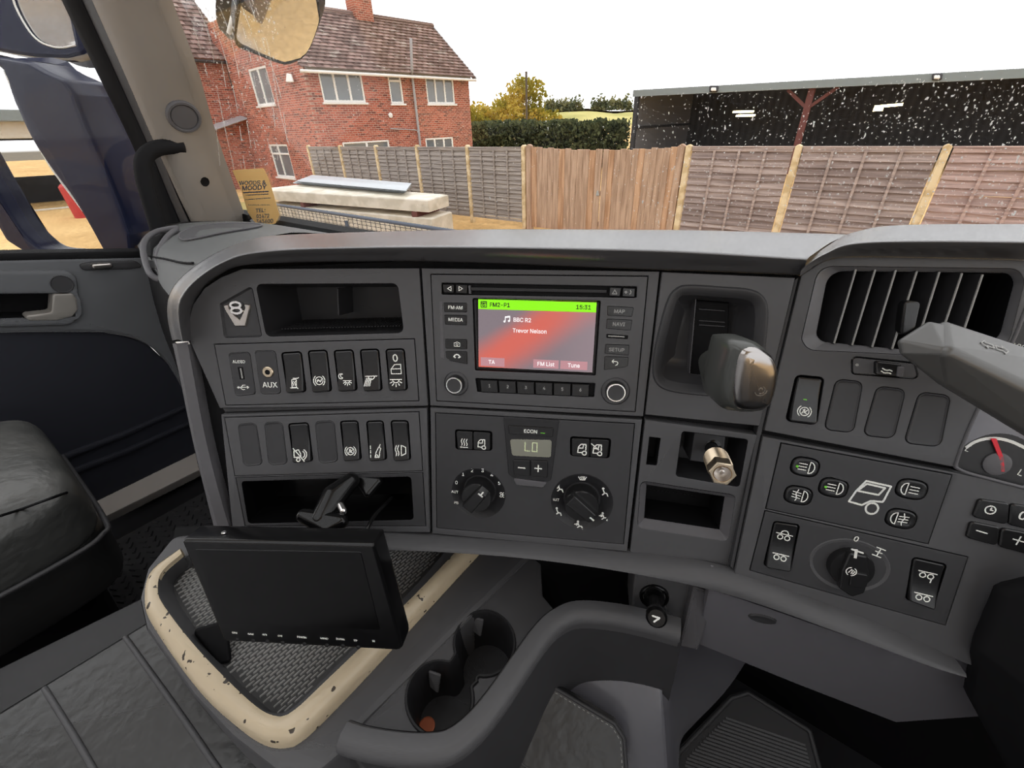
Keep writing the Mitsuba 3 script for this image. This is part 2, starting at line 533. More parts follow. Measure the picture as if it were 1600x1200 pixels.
PT = [fence.uv(x, y)[0] for x, y in ((487, 250), (536, 250), (592, 255), (657, 270), (735, 285), (820, 290), (1068, 290), (1232, 290), (1457, 285))]
PT.append(PT[-1] + 1.85)
ZT = 1.86
names = ['grey lap fence panel meeting the brick house, leftmost of the fence', 'second grey lap fence panel from the brick house', 'grey lap fence panel behind the soil pipe of the house, third from the left',
         'grey lap fence panel below the small right house window, fourth from the left', 'grey lap fence panel just left of the brown gate']
for i in range(5):
    fence_panel(PT[i] + 0.055, PT[i + 1] - 0.06, 0.16 if i > 2 else 0.1, ZT - 0.02, names[i], 3, 'slat_wood_grey')
names = ['brown lap fence panel just right of the brown gate', 'brown lap fence panel between two concrete posts, second to the right of the gate', 'reddish lap fence panel at the right edge of the view']
for i in range(3):
    fence_panel(PT[6 + i] + 0.06, PT[7 + i] - 0.06, 0.05, ZT, names[i], 3, ('slat_wood', 'slat_wood', 'slat_wood_red')[i])
names = ['concrete fence post at the corner of the brick house', 'concrete fence post, second from the house corner', 'concrete fence post, third from the house corner', 'concrete fence post left of the soil pipe foot',
         'concrete fence post between the grey panels left of the gate', 'concrete gate side post left of the brown gate', 'concrete post at the right side of the brown gate', 'concrete fence post below the rusty shed post',
         'concrete fence post at the right of the view, tallest in the photo']
for i, t in enumerate(PT[:9]):
    fence_post(t, ZT + 0.05, 0.1 if i not in (5, 6) else 0.11, 'concrete_post', names[i])
for t, nm in ((PT[5] + 0.15, 'square weathered wooden gate post at the left gate hinge'), (PT[6] - 0.14, 'square orange wooden gate post at the right gate hinge')):
    add('gate_post', loft(fence, rnd([(t - 0.065, 0), (t + 0.065, 0), (t + 0.065, ZT + 0.02), (t, ZT + 0.06), (t - 0.065, ZT + 0.02)], 0.004, 2), [(0, -0.06), (0, 0.06), (0.006, 0.066)], bottom=True), 'gate_wood', label=nm, cat='gate post')
tm = fence.uv(940, 280)[0]
tL, tR = PT[5] + 0.22, PT[6] - 0.21
for a, b, nm, side in ((tL, tm - 0.01, 'left leaf of the brown closeboard timber gate', 0), (tm + 0.01, tR, 'right leaf of the brown closeboard timber gate', 1)):
    k = thing('gate_leaf', nm, 'gate')
    n = 12
    for i in range(n):
        w = (b - a) / n
        x = a + w * (i + 0.5)
        dz = 0.012 * math.sin(i * 2.4 + side)
        sag = -0.05 * math.sin(math.pi * ((x - tL) / (tR - tL)))
        p = [(x - w * 0.54, 0.08), (x + w * 0.46, 0.08), (x + w * 0.46, ZT + dz + sag), (x - w * 0.54, ZT + dz + sag)]
        bd = loft(fence, p, [(0, -0.005), (0, 0.02), (0.006, 0.026)], bend=lambda uv, x=x, w=w: 0.008 * (uv[:, 0] - x) / w, bottom=True)
        add('board', bd, 'gate_wood_orange' if (i * 7 + side * 3) % 5 == 0 else 'gate_wood', parent=k)
    for z in (0.3, 0.95, 1.6):
        add('ledge', bar(fence.w((a, z), -0.03)[0], fence.w((b, z), -0.03)[0], 0.1, 0.04, NF), 'gate_wood', parent=k)
    if side == 0:
        add('latch', hull([fence.w((tm - 0.03, 0.92), 0.04)[0], fence.w((tm - 0.07, 0.92), 0.05)[0], fence.w((tm - 0.05, 1.0), 0.05)[0]], 0.018), 'galvanised', True, parent=k, label='grey metal gate latch')

# ================================================================ brick house
def hray(x, y, Y):
    r = ray(x, y)
    return EYE + r * (Y / r[1])


PRt, PLt = hray(731, 113, 25.0), hray(470, 91, 19.1)
ZE = 0.5 * (PRt[2] + PLt[2])
DH = (PRt - PLt) * [1, 1, 0]
LH = np.linalg.norm(DH)
DH /= LH
NH = np.array([DH[1], -DH[0], 0])
front = Pl(PLt * [1, 1, 0], NH, DH)
side = Pl(PLt * [1, 1, 0], -DH, NH)
H = thing('house', 'red brick house with brown tiled roof behind the fence', 'house')


def wallmesh(pl, poly, holes, depth=0.12):
    m = loft(pl, poly, [(0, -depth), (0, 0)], holes)
    d = m.vertices - pl.o
    return m, np.stack([d @ pl.u, d @ pl.v], 1)


def quad_box(pl, q):
    p = pl.q(q)
    x0, x1 = (p[0, 0] + p[3, 0]) / 2, (p[1, 0] + p[2, 0]) / 2
    y1, y0 = (p[0, 1] + p[1, 1]) / 2, (p[2, 1] + p[3, 1]) / 2
    return x0, y0, x1, y1


def rect(x0, y0, x1, y1):
    return np.array([(x0, y0), (x1, y0), (x1, y1), (x0, y1)])


def window(pl, b, divs, parent, transom=None, top_open=False, curt=False):
    x0, y0, x1, y1 = b
    w = 0.075
    xs = [x0] + [x0 + (x1 - x0) * d for d in divs] + [x1]
    holes = []
    for i in range(len(xs) - 1):
        l, r = xs[i] + w * (1 if i == 0 else 0.6), xs[i + 1] - w * (1 if i == len(xs) - 2 else 0.6)
        ys = [(y0 + w, y1 - w)] if not transom else [(y0 + w, y0 + (y1 - y0) * transom - w * 0.5), (y0 + (y1 - y0) * transom + w * 0.5, y1 - w)]
        for a, c in ys:
            holes.append(rect(l, a, r, c))
    f = add('window', loft(pl, rect(x0, y0, x1, y1), [(0, -0.1), (0, -0.02), (0.01, -0.01)], holes), 'upvc', parent=parent)
    for hl in holes:
        add('pane', loft(pl, hl, [(0, -0.06), (0, -0.05)]), 'window_glass', parent=f)
    add('sill', loft(pl, rect(x0 - 0.06, y0 - 0.07, x1 + 0.06, y0), [(0, -0.06), (0, 0.07), (0.01, 0.08)]), 'upvc', parent=f)
    return f


wins_f = [((495, 102), (563, 106), (572, 160), (505, 160)), ((605, 111), (626, 113), (631, 162), (611, 162)), ((664, 116), (708, 119), (711, 163), (668, 162)), ((536, 221), (609, 219), (613, 262), (541, 262)), ((665, 216), (708, 214), (710, 245), (667, 245))]
wf = [quad_box(front, q) for q in wins_f]
wins_s = [((388, 107), (415, 103), (430, 163), (402, 166)), ((421, 226), (448, 225), (461, 277), (433, 277))]
ws = [quad_box(side, q) for q in wins_s]
m, uv = wallmesh(front, rect(0, -1.2, LH, ZE), [rect(*b) for b in wf])
add('wall', m, 'brick', parent=H, uv=uv)
window(front, wf[0], (0.33, 0.66), H)
window(front, wf[1], (), H, 0.72)
window(front, wf[2], (0.33, 0.66), H)
window(front, wf[3], (0.5,), H)
window(front, wf[4], (0.33, 0.66), H, 0.3)
window(side, ws[0], (0.5,), H)
window(side, ws[1], (0.45,), H, 0.72)
# roof: the ridge point is where the view of its end meets the right gable
gab = Pl(PRt, DH, [-NH[0], -NH[1], 0])
rg = gab.px(672, 42)
run, rise = np.dot(rg - PRt, -NH), rg[2] - ZE
PITCHR = math.atan2(rise, run)


def roof_sheet(p0, d, length, back, run, rise, rows, pitchx=0.3):
    """Interlocking tiles as one waved and stepped sheet."""
    nx = int(length / pitchx * 6)
    x = np.linspace(0, length, nx)
    sl = math.hypot(run, rise)
    nn = np.array([-back[0] * rise / sl, -back[1] * rise / sl, run / sl])
    cs = []
    for r in range(rows):
        ph = 0.5 * pitchx * (r % 2)
        wv = 0.022 * np.abs(np.sin((x + ph) / pitchx * math.pi)) ** 0.7
        for s, hgt in ((r / rows, 0.045), ((r + 0.98) / rows, 0.005)):
            base = p0 + np.outer(x, d) + s * (back * run + np.array([0, 0, rise]))
            cs.append(base + (wv + hgt)[:, None] * nn)
    m = grid(cs)
    q = np.arange(rows * 2) // 2 + np.where(np.arange(rows * 2) % 2, 0.97, 0.02)
    return m, np.stack([np.tile(x, rows * 2), np.repeat(q, nx)], 1)


EAVE = PLt * [1, 1, 0] + [0, 0, ZE] + NH * 0.35
k_ = rise / run
m, uv = roof_sheet(EAVE - [0, 0, 0.35 * k_] - DH * 0.25, DH, LH + 0.4, -NH, run + 0.35, rise + 0.35 * k_, 17)
add('roof', m, 'roof_tile', parent=H, uv=uv, label='brown pantile roof slope')
add('ridge', tube([EAVE - DH * 0.25 - NH * (run + 0.35) + [0, 0, rise + 0.03], EAVE + DH * (LH + 0.15) - NH * (run + 0.35) + [0, 0, rise + 0.03]], 0.12, 8), 'roof_tile', parent=H)
gw = trimesh.Trimesh([PRt * [1, 1, 0], PRt, rg, PRt - NH * 2 * run, (PRt - NH * 2 * run) * [1, 1, 0]], [[0, 1, 2], [0, 2, 3], [0, 3, 4]], process=False)
add('gable_wall', gw, 'brick', parent=H, uv=np.stack([(gw.vertices - PRt) @ -NH, gw.vertices[:, 2]], 1))
m, uv = wallmesh(side, np.array([(-7.6, -1.2), (0, -1.2), (0, ZE), (-run, ZE + rise), (-7.6, ZE + rise)]), [rect(*b) for b in ws])
add('wall', m, 'brick', parent=H, uv=uv)
add('bargeboard', bar(PRt + NH * 0.35 + DH * 0.14 - [0, 0, 0.35 * k_ + 0.02], rg + DH * 0.14 - [0, 0, 0.02], 0.05, 0.16, (0, 0, 1)), 'lead_grey', parent=H)
add('gutter', tube([EAVE - DH * 0.3 - [0, 0, 0.12 + 0.3 * k_], EAVE + DH * (LH + 0.15) - [0, 0, 0.12 + 0.3 * k_]], 0.055, 10), 'upvc', True, parent=H, label='white gutter')
add('fascia', bar(PLt * [1, 1, 0] + NH * 0.16 + [0, 0, ZE - 0.2], PRt * [1, 1, 0] + NH * 0.16 + [0, 0, ZE - 0.2], 0.03, 0.2), 'lead_grey', parent=H)
sp = front.off(0.12)
add('soil_pipe', tube([sp.px(656.5, 228), sp.px(644, 118)], 0.055, 10), 'lead_grey', True, parent=H, label='grey soil pipe')
sp2 = front.off(0.5)
add('vent_pipe', tube([sp.px(644, 118), sp2.px(643.5, 108), sp2.px(642, 60)], 0.055, 10), 'lead_grey', True, parent=H, label='grey vent pipe rising past the eave')
add('waste_pipe', tube([sp.px(655, 206), sp.px(648, 203), sp.px(610, 201)], 0.022, 6), 'lead_grey', True, parent=H)
add('wall_vent', lathe(sp.off(-0.1), sp.uv(612, 180), [(0.1, 0), (0.1, 0.03), (0.06, 0.05), (0, 0.05)], 14), 'upvc', parent=H)
ch = [EAVE + DH * LH * k - NH * (run + 0.35) + [0, 0, rise + d] for k, d in ((0.47, -0.4), (0.6, -0.4), (0.6, 0.75), (0.47, 0.75))]
cb = bar((ch[0] + ch[1]) / 2, (ch[2] + ch[3]) / 2, 0.85, 0.6, NH)
add('chimney', cb, 'brick', parent=H, uv=np.stack([cb.vertices @ DH, cb.vertices[:, 2]], 1))
add('chimney_crown', bar((ch[2] + ch[3]) / 2, (ch[2] + ch[3]) / 2 + [0, 0, 0.12], 0.98, 0.72, NH), 'roof_tile', parent=H)
# nearer wing at the left
pw = side.px(366, 150)
wing = Pl(pw * [1, 1, 0], NH, DH)
zw = wing.uv(352, 88)[1]
uw = wing.uv(352, 88)[0]
WL = -wing.uv(238, 150)[0]
m, uv = wallmesh(wing, rect(-WL, 0, uw + 0.4, zw), [])
add('wing_wall', m, 'brick', parent=H, uv=uv)
e0 = wing.w((-WL, zw), 0.3)[0]
m, uv = roof_sheet(e0 - [0, 0, 0.2], DH, uw + WL + 0.4, -NH, 4.0, 4.0 * k_, 17)
add('wing_roof', m, 'roof_tile', parent=H, uv=uv, label='brown pantile roof of the nearer wing')
add('wing_gutter', tube([e0 - [0, 0, 0.25], e0 + DH * (uw + WL + 0.4) - [0, 0, 0.25]], 0.06, 8), 'dark_metal', True, parent=H)
wo = wing.off(0.1)
add('downpipe', tube([wo.px(352, 92), wo.px(362, 130), wo.px(376, 172)], 0.05, 8), 'dark_metal', True, parent=H, label='black downpipe')
add('satellite_dish', lathe(Pl(wo.px(378, 156) + NH * 0.3, NH + [0, 0, 0.3], DH), (0, 0), [(0.26, 0.06), (0.2, 0.02), (0.1, 0.0), (0, -0.01)], 20), 'dark_metal', True, parent=H)
so = side.off(0.25)
add('canopy', hull([wing.px(326, 206, 0.7), wing.px(326, 198, 0.05), wing.px(396, 182, 0.7), wing.px(396, 175, 0.05)], 0.03), 'lead_grey', parent=H, label='grey lean-to canopy')
add('security_lamp', hull([side.px(449, 116, 0.1), side.px(455, 117, 0.1), side.px(448, 127, 0.16), side.px(458, 127, 0.16)], 0.03), 'upvc', True, parent=H, label='white security lamp')

# ================================================================ open shed on the right
sh0 = hray(992, 160, 26.0)
shed = Pl(sh0 * [1, 1, 0], NF, DF)
SW = 30.0
SHD = thing('shed', 'long open-fronted grey shed with flat eave behind the fence', 'shed')
zf0 = shed.uv(992, 151)[1]
zf1 = shed.uv(992, 141)[1]
fz = np.array([(-0.1, zf0), (SW, zf0), (SW, zf1), (-0.1, zf1)])
# the eave rises slightly towards the right as seen
e1 = shed.uv(1600, 107)
slope = (e1[1] - zf1) / e1[0]
fz[1:3, 1] += slope * SW
add('fascia', loft(shed, fz, [(0, -0.1), (0, 0.1)], bottom=True), 'shed_fascia', parent=SHD)
DB = 9.0


def shq(pts, m, nm, **k):
    P = np.array([shed.w((a, b), c)[0] for a, b, c in pts])
    add(nm, trimesh.Trimesh(P, [[0, 1, 2], [0, 2, 3]], process=False), m, parent=SHD, **k)


zr = zf1 + slope * SW
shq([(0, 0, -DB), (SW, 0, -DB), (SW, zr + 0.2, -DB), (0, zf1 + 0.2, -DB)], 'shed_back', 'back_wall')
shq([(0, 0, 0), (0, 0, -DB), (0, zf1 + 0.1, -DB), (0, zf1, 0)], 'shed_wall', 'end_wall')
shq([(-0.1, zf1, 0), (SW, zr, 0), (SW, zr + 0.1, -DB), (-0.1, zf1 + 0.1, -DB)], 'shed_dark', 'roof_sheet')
add('corner_post', bar(shed.w((0.1, 0), 0.0)[0], shed.w((0.1, zf0), 0.0)[0], 0.2, 0.2, NF), 'shed_dark', parent=SHD)
add('end_rail', bar(shed.w((0.06, 1.95), 0.0)[0], shed.w((0.06, 1.95), -DB)[0], 0.1, 0.12, (0, 0, 1)), 'shed_dark', parent=SHD)
t0 = shed.uv(1243, 219)
t1 = shed.uv(1262, 160)
add('post', bar(shed.w((t1[0], 0), -0.3)[0], shed.w((t1[0], zf0 + slope * t1[0]), -0.3)[0], 0.24, 0.24, NF), 'rust_steel', parent=SHD, label='rusty steel post')
for s in (-1, 1):
    add('brace', bar(shed.w((t1[0], zf0 - 0.8), -0.3)[0], shed.w((t1[0] + s * 0.9, zf0 + slope * t1[0]), -0.3)[0], 0.12, 0.12, NF), 'rust_steel', parent=SHD, label='rusty brace')
for (xa, ya, xb, yb), nm in (((1145, 175, 1178, 174), 0), ((1150, 181, 1180, 180), 0), ((1366, 167, 1411, 163), 1), ((1364, 172, 1380, 171), 1)):
    lp = shed.off(-5.5)
    tb = tube([lp.px(xa, ya), lp.px(xb, yb)], 0.06, 8)
    key = add('strip_lamp', tb, 'lamp_warm', parent=SHD, label='warm glowing strip lamp')
    scene[key]['emitter'] = {'type': 'area', 'radiance': {'type': 'rgb', 'value': [0.9, 0.7, 0.34]}}
for x, y in ((1115, 139), (1464, 120)):
    k = add('eave_lamp', hull([shed.px(x - 5, y - 3, 0.12), shed.px(x + 6, y - 3, 0.12), shed.px(x + 5, y + 3, 0.16), shed.px(x - 5, y + 3, 0.16)], 0.05), 'dark_metal', parent=SHD)
    add('lens', hull([shed.px(x - 3, y - 1, 0.19), shed.px(x + 3, y - 1, 0.19), shed.px(x + 3, y + 2, 0.21), shed.px(x - 3, y + 2, 0.21)], 0.03), 'upvc', parent=k, label='pale lamp lens')

# ================================================================ slab stack, sheets, railing
def prism(topz, h, q):
    P = level(topz - EYE[2])
    p = P.q(q)
    return loft(P, p, [(0, -h), (0, -0.02), (0.02, 0)], bottom=True)


SL = [(400, 296), (668, 313), (700, 304), (478, 287)]
add('concrete_beam', prism(1.02, 0.24, SL), 'concrete', label='long pale concrete slab lying on bearers in front of the fence', cat='concrete slab')
pS = level(1.02 - EYE[2]).q(SL)
P0 = level(1.02 - EYE[2])
lowS = np.array([P0.w(p)[0] for p in pS])
cc = lowS.mean(0)
for i, tt in enumerate((0.3, 0.93)):
    a = lowS[0] * (1 - tt) + lowS[1] * tt
    b = lowS[3] * (1 - tt) + lowS[2] * tt
    add('timber_bearer', bar(a * [1, 1, 0] + [0, 0, 0.72], b * [1, 1, 0] + [0, 0, 0.72], 0.14, 0.11), 'rust_steel', label=('dark timber bearer under the left part of the concrete slab', 'dark timber bearer under the right end of the concrete slab')[i], cat='timber')
q2 = lowS + (cc - lowS) * -0.02
q2[:, 2] = 0.66
mm = loft(P0.off(0.66 - 1.02), np.array([P0.uv(0, 0) * 0 + [np.dot(p - P0.o, P0.u), np.dot(p - P0.o, P0.v)] for p in q2]), [(0, -0.66), (0, -0.02), (0.02, 0)], bottom=True)
add('concrete_block', mm, 'concrete', label='lower concrete block under the long slab', cat='concrete slab')
for i in range(4):
    z = 1.045 + 0.035 * i
    P = level(z - EYE[2])
    q = P.q([(458 + 2 * i, 286 - i), (632 + i, 301 - i), (643, 293 - 2 * i), (482 + 2 * i, 280 - 2 * i)])
    a, b, c, d = [P.w(x)[0] for x in q]
    n = 36
    w = np.abs(np.sin(np.linspace(0, 12 * math.pi, n))) * 0.02
    c1 = np.array([a + (d - a) * t + [0, 0, w[j]] for j, t in enumerate(np.linspace(0, 1, n))])
    c2 = np.array([b + (c - b) * t + [0, 0, w[j]] for j, t in enumerate(np.linspace(0, 1, n))])
    th = np.array([0, 0, 0.012])
    add('metal_sheet', grid([c1, c2, c2 - th, c1 - th], closed=True), 'sheet_metal', label=('ribbed pale metal sheet at the bottom of the stack on the slab', 'ribbed pale metal sheet, second from the bottom of the stack', 'ribbed pale metal sheet, third from the bottom of the stack', 'ribbed pale metal sheet on top of the stack on the slab')[i], cat='metal sheet')
rp = Pl((0, 6.9, 0), NF, DF)
R = thing('mesh_railing', 'low blue grey railing with wire mesh beyond the windscreen corner', 'railing')
ra, rb = rp.px(405, 316), rp.px(705, 361)
add('top_rail', tube(np.array([ra + (rb - ra) * t for t in np.linspace(-0.1, 1.1, 5)]), 0.035, 10), 'rail_blue', True, parent=R)
for x, y in ((541, 345),):
    p = rp.px(x, y)
    add('post', tube([p, p * [1, 1, 0]], 0.035, 8), 'rail_blue', True, parent=R)
wires = []
n = 46
for i in range(n):
    p = ra + (rb - ra) * i / (n - 1)
    wires.append(bar(p, p * [1, 1, 0] + [0, 0, 0.1], 0.008, 0.008, NF))
for j in range(12):
    dz = np.array([0, 0, -0.07 * (j + 1)])
    wires.append(bar(ra + dz, rb + dz, 0.008, 0.008, NF))
add('wire_mesh', join(wires), 'dark_metal', parent=R, kind='stuff', label='dark wire mesh infill')

# ================================================================ hedge, trees, hills
def leaves(n, pts, size, seed, spread=1.0):
    r = np.random.default_rng(seed)
    c = pts
    a = r.standard_normal((n, 3))
    a /= np.linalg.norm(a, axis=1, keepdims=True)
    b = np.cross(a, r.standard_normal((n, 3)))
    b /= np.linalg.norm(b, axis=1, keepdims=True)
    s = size * (0.6 + 0.8 * r.random((n, 1)))
    V = np.stack([c - a * s, c + b * s * 0.6, c + a * s, c - b * s * 0.6], 1).reshape(-1, 3)
    i = np.arange(n)[:, None] * 4
    return trimesh.Trimesh(V, np.vstack([i + [0, 1, 2], i + [0, 2, 3]]), process=False)


def blob(n, c, r, seed):
    g = np.random.default_rng(seed)
    d = g.standard_normal((n, 3))
    d /= np.linalg.norm(d, axis=1, keepdims=True)
    k = (0.55 + 0.5 * meshkit.noise(d * 2.3 + seed)) * (1 - 0.45 * g.random(n) ** 2)
    return np.asarray(c) + d * k[:, None] * np.asarray(r)


hl, hr = hray(705, 200, 33.0), hray(978, 200, 27.5)
g = np.random.default_rng(3)
n = 16000
t = g.random(n)
wv = meshkit.noise(np.stack([t * 30, t * 0, t * 0], 1))
zz = g.random(n) ** 0.8
HT0, HT1 = hray(705, 192, 33.0)[2], hray(978, 187, 27.5)[2]
hp = hl[None] * [1, 1, 0] + t[:, None] * ((hr - hl) * [1, 1, 0]) + np.stack([0.15 * g.standard_normal(n), 0.5 * g.standard_normal(n), zz * (HT0 + (HT1 - HT0) * t + 0.25 * (wv - 0.5))], 1)
add('hedge', leaves(n, hp, 0.12, 4), 'leaf_green', label='dense dark green hedge running behind the grey fence', cat='hedge')


def tree(px, py, Y, h, w, n, m, label, seed, name='tree', blobs=9, size=0.16):
    k = thing(name, label, 'tree', None)
    b = hray(px, py, Y)
    h = b[2] / 0.97
    b = b * [1, 1, 0]
    r = np.random.default_rng(seed)
    pts = [blob(n // blobs, b + [w * 0.6 * r.standard_normal() * 0.6, w * 0.3 * r.standard_normal(), h * (0.5 + 0.45 * r.random())], np.array([w, w, h * 0.4]) * 0.5, seed + i) for i in range(blobs)]
    pts = np.vstack(pts)
    add('foliage', leaves(len(pts), pts, size, seed), m, parent=k)
    add('trunk', tube([b, b + [0.05, 0, h * 0.4], b + [0, 0.05, h * 0.8]], [0.13, 0.1, 0.04], 8), 'bark', parent=k)


tree(822, 134, 40, 0, 2.4, 2600, 'leaf_yellow', 'tall yellowing tree with airy crown standing behind the hedge', 11, blobs=12, size=0.14)
tree(763, 172, 42, 0, 2.6, 1500, 'leaf_yellow', 'low yellowing tree behind the hedge beside the house', 21)
tree(792, 168, 44, 0, 2.2, 1500, 'leaf_yellow', 'rounded yellowing tree left of the tall airy tree', 31)
tree(852, 178, 41, 0, 2.2, 1200, 'leaf_yellow', 'low yellowing tree right of the tall airy tree', 41)
tree(742, 166, 38, 0, 1.6, 900, 'leaf_yellow', 'slim yellowing tree close to the right end of the house', 51)
pb = hray(823, 190, 36)
add('utility_pole', tube([pb * [1, 1, 0], pb * [1, 1, 0] + [0, 0, hray(822, 112, 36)[2]]], 0.07, 8), 'bark', label='thin wooden pole rising in front of the tall yellow tree', cat='pole')
prof = [(400, 190), (640, 190), (700, 188), (780, 186), (830, 178), (870, 172), (920, 170), (960, 174), (1000, 172), (1100, 178), (1400, 170), (1800, 170)]
top = np.array([hray(x, y, 300.0) for x, y in prof])
top = spline(top, 6)
bot = top * [1, 1, 0] - [0, 60, 0]
mid = (top * [1, 1, 0.55] - [0, 25, 0])
add('hillside', grid([bot, mid, top, top * [1, 1, 0] + [0, 60, 0]]), 'field', True, label='distant yellow field rising on the hill beyond the hedge', cat='hill')
for i, (x0, x1, y, lb) in enumerate(((852, 908, 171, 'far grey green wood on the crest of the hill'), (925, 985, 170, 'thin far tree line on the hill next to the shed'))):
    r = np.random.default_rng(90 + i)
    n = 1500
    c = np.array([hray(x, y + 1, 295.0) for x in np.linspace(x0, x1, n)]) + np.stack([r.standard_normal(n), r.standard_normal(n), 2.2 * np.abs(r.standard_normal(n))], 1)
    add('woodland', leaves(n, c, 0.9, 95 + i), 'leaf_far', label=lb, cat='woodland')
# ================================================================ the truck cab: materials
GR = grain(900)
mat('dash_plastic', lin(80, 80, 82), 0.5, spec=0.4, bump=GR, bscale=0.00012)
mat('dash_light', lin(90, 89, 92), 0.5, spec=0.4, bump=GR, bscale=0.00012)
mat('dash_dark', lin(60, 60, 62), 0.5, spec=0.4)
mat('pad_leather', lin(66, 66, 68), 0.18, spec=1.0, sheen=1.0, clearcoat=1.0, clearcoat_gloss=0.9, bump=leather(420), bscale=0.00012)
mat('panel_black', lin(40, 40, 42), 0.45, spec=0.4)
mat('gloss_black', lin(14, 14, 15), 0.18, spec=0.35)
mat('switch_black', lin(30, 30, 31), 0.22, spec=0.5)
mat('matt_black', lin(13, 13, 15), 0.7, spec=0.2)
mat('rubber_black', lin(24, 24, 26), 0.75, spec=0.2)
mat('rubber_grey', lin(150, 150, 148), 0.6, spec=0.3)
mat('print_white', lin(228, 228, 222), 0.6)
mat('print_grey', lin(150, 150, 148), 0.6)
mat('print_dark', lin(28, 40, 20), 0.6)
mat('print_navy', lin(60, 56, 80), 0.6)
mat('chrome', [0.85, 0.84, 0.82], 0.18, 1.0)
mat('satin_metal', [0.62, 0.58, 0.54], 0.34, 1.0)
mat('black_chrome', [0.42, 0.40, 0.39], 0.2, 1.0)
mat('brass', [0.72, 0.6, 0.44], 0.3, 1.0)
mat('copper', lin(176, 96, 64), 0.45, 0.4)
mat('pillar_trim', lin(138, 131, 123), 0.6, spec=0.3, bump=GR, bscale=0.0002)
mat('shell_trim', lin(92, 94, 94), 0.5, spec=0.4, bump=GR, bscale=0.0002)
mat('door_panel', lin(98, 100, 103), 0.55, spec=0.35, bump=GR, bscale=0.0002)
mat('door_dark', lin(42, 44, 52), 0.6, spec=0.3)
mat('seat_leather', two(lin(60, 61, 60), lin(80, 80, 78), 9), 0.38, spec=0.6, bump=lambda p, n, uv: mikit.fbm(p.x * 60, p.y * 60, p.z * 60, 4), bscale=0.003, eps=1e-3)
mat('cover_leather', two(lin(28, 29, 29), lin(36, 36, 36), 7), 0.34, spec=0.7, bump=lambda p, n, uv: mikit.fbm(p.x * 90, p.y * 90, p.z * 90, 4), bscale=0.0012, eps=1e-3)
mat('carpet', lin(34, 34, 36), 0.95, spec=0.05)
mat('step_grey', lin(170, 164, 158), 0.55)
mat('rim_gold', mikit.proc(lambda p, n, uv: mikit.mix(lin(196, 180, 152), lin(66, 58, 50), mikit.smoothstep(0.71, 0.74, mikit.fbm(p.x * 110, p.y * 110, p.z * 110, 3)))), 0.28, spec=0.5)
mat('navy_paint', lin(28, 33, 58), 0.3, spec=0.3)
mat('sticker_amber', lin(240, 196, 124), 0.6)
mat('needle_red', lin(220, 30, 50), 0.5)
mat('gauge_face', lin(120, 120, 126), 0.5)
mat('dust', lin(240, 240, 238), 0.9)
mat('garage_cream', lin(214, 208, 196), 0.8)
mat('red_paint', lin(190, 60, 60), 0.5)
mat('green_paint', lin(52, 110, 80), 0.5)
scene['mirror_glass'] = {'type': 'twosided', 'bsdf': {'type': 'conductor', 'material': 'none', 'specular_reflectance': {'type': 'rgb', 'value': [0.86, 0.86, 0.85]}}}
scene['clear_pane'] = {'type': 'thindielectric', 'int_ior': 1.22}

# truck axes: lateral to the right, forward, up
TFv = np.array([math.sin(A38), math.cos(A38), 0])
TRv = np.array([math.cos(A38), -math.sin(A38), 0])
Z = np.array([0, 0, 1.0])


def tr(lat, fwd, z):
    return EYE + lat * TRv + fwd * TFv + z * Z


door = Pl(tr(-1.75, 0, 0), TRv, TFv)
screen = Pl(tr(0, 0.66, -0.1), -(TFv + 0.2 * Z), TRv)

# ---------------------------------------------------------------- windscreen, pillar, door
wq = screen.q([(200, -260), (1900, -260), (1900, 520), (455, 470), (395, 352), (352, 283), (319, 200), (286, 100)])
WS = add('window_1', loft(screen, wq, [(0, 0), (0, 0.0005)], top=True), 'clear_pane', kind='structure', label='dusty truck windscreen glass')
scene['window_1'].update(mikit.ply(trimesh.Trimesh(screen.w(wq), cap([ccw(wq)]) if np.allclose(ccw(wq), wq) else len(wq) - 1 - cap([ccw(wq)]), process=False), 'clear_pane'))
g = np.random.default_rng(12)
bits = []
for i in range(2600):
    if g.random() < 0.8:
        x, y = 985 + 615 * g.random(), 118 + 237 * g.random()
    else:
        x, y = 460 + 640 * g.random(), 60 + 290 * g.random()
    r = 0.00035 + 0.0009 * g.random() ** 4
    if x > 735 and y < 150 - (x - 985) * 0.06:
        continue
    c = screen.uv(x, y)
    a = np.sort(g.random(5)) * 2 * np.pi
    k = 1 + (2.2 * g.random() if g.random() < 0.2 else 0)
    bits.append(loft(screen, c + r * np.stack([np.cos(a), k * np.sin(a)], 1), [(0, 0.001), (0, 0.0016)]))
for i in range(10):
    x0 = 270 + 12 * i + 20 * g.random()
    pth = screen.q(spline([(x0, -20), (x0 + 25 + 10 * g.random(), 60), (x0 + 45 + 14 * g.random(), 150 + 20 * g.random()), (x0 + 70, 240 + 40 * g.random())], 5))
    for a, b in zip(pth[:-1], pth[1:]):
        if g.random() < 0.55:
            d = b - a
            nrm = np.array([-d[1], d[0]]) / np.linalg.norm(d) * (0.0003 + 0.0005 * g.random())
            bits.append(loft(screen, [a - nrm, a + nrm, b + nrm, b - nrm], [(0, 0.001), (0, 0.0014)]))
for i in range(1000):
    x = 285 + 150 * g.random()
    y = 260 * g.random()
    if x < 285 + 0.32 * y:
        continue
    c = screen.uv(x, y)
    a = np.arange(5) * 2 * np.pi / 5
    bits.append(loft(screen, c + (0.0006 + 0.0016 * g.random() ** 3) * np.stack([np.cos(a), np.sin(a)], 1), [(0, 0.001), (0, 0.0014)]))
add('dirt_specks', join(bits), 'dust', parent='window_1', kind='stuff', label='pale dust specks and dried streaks on the glass')

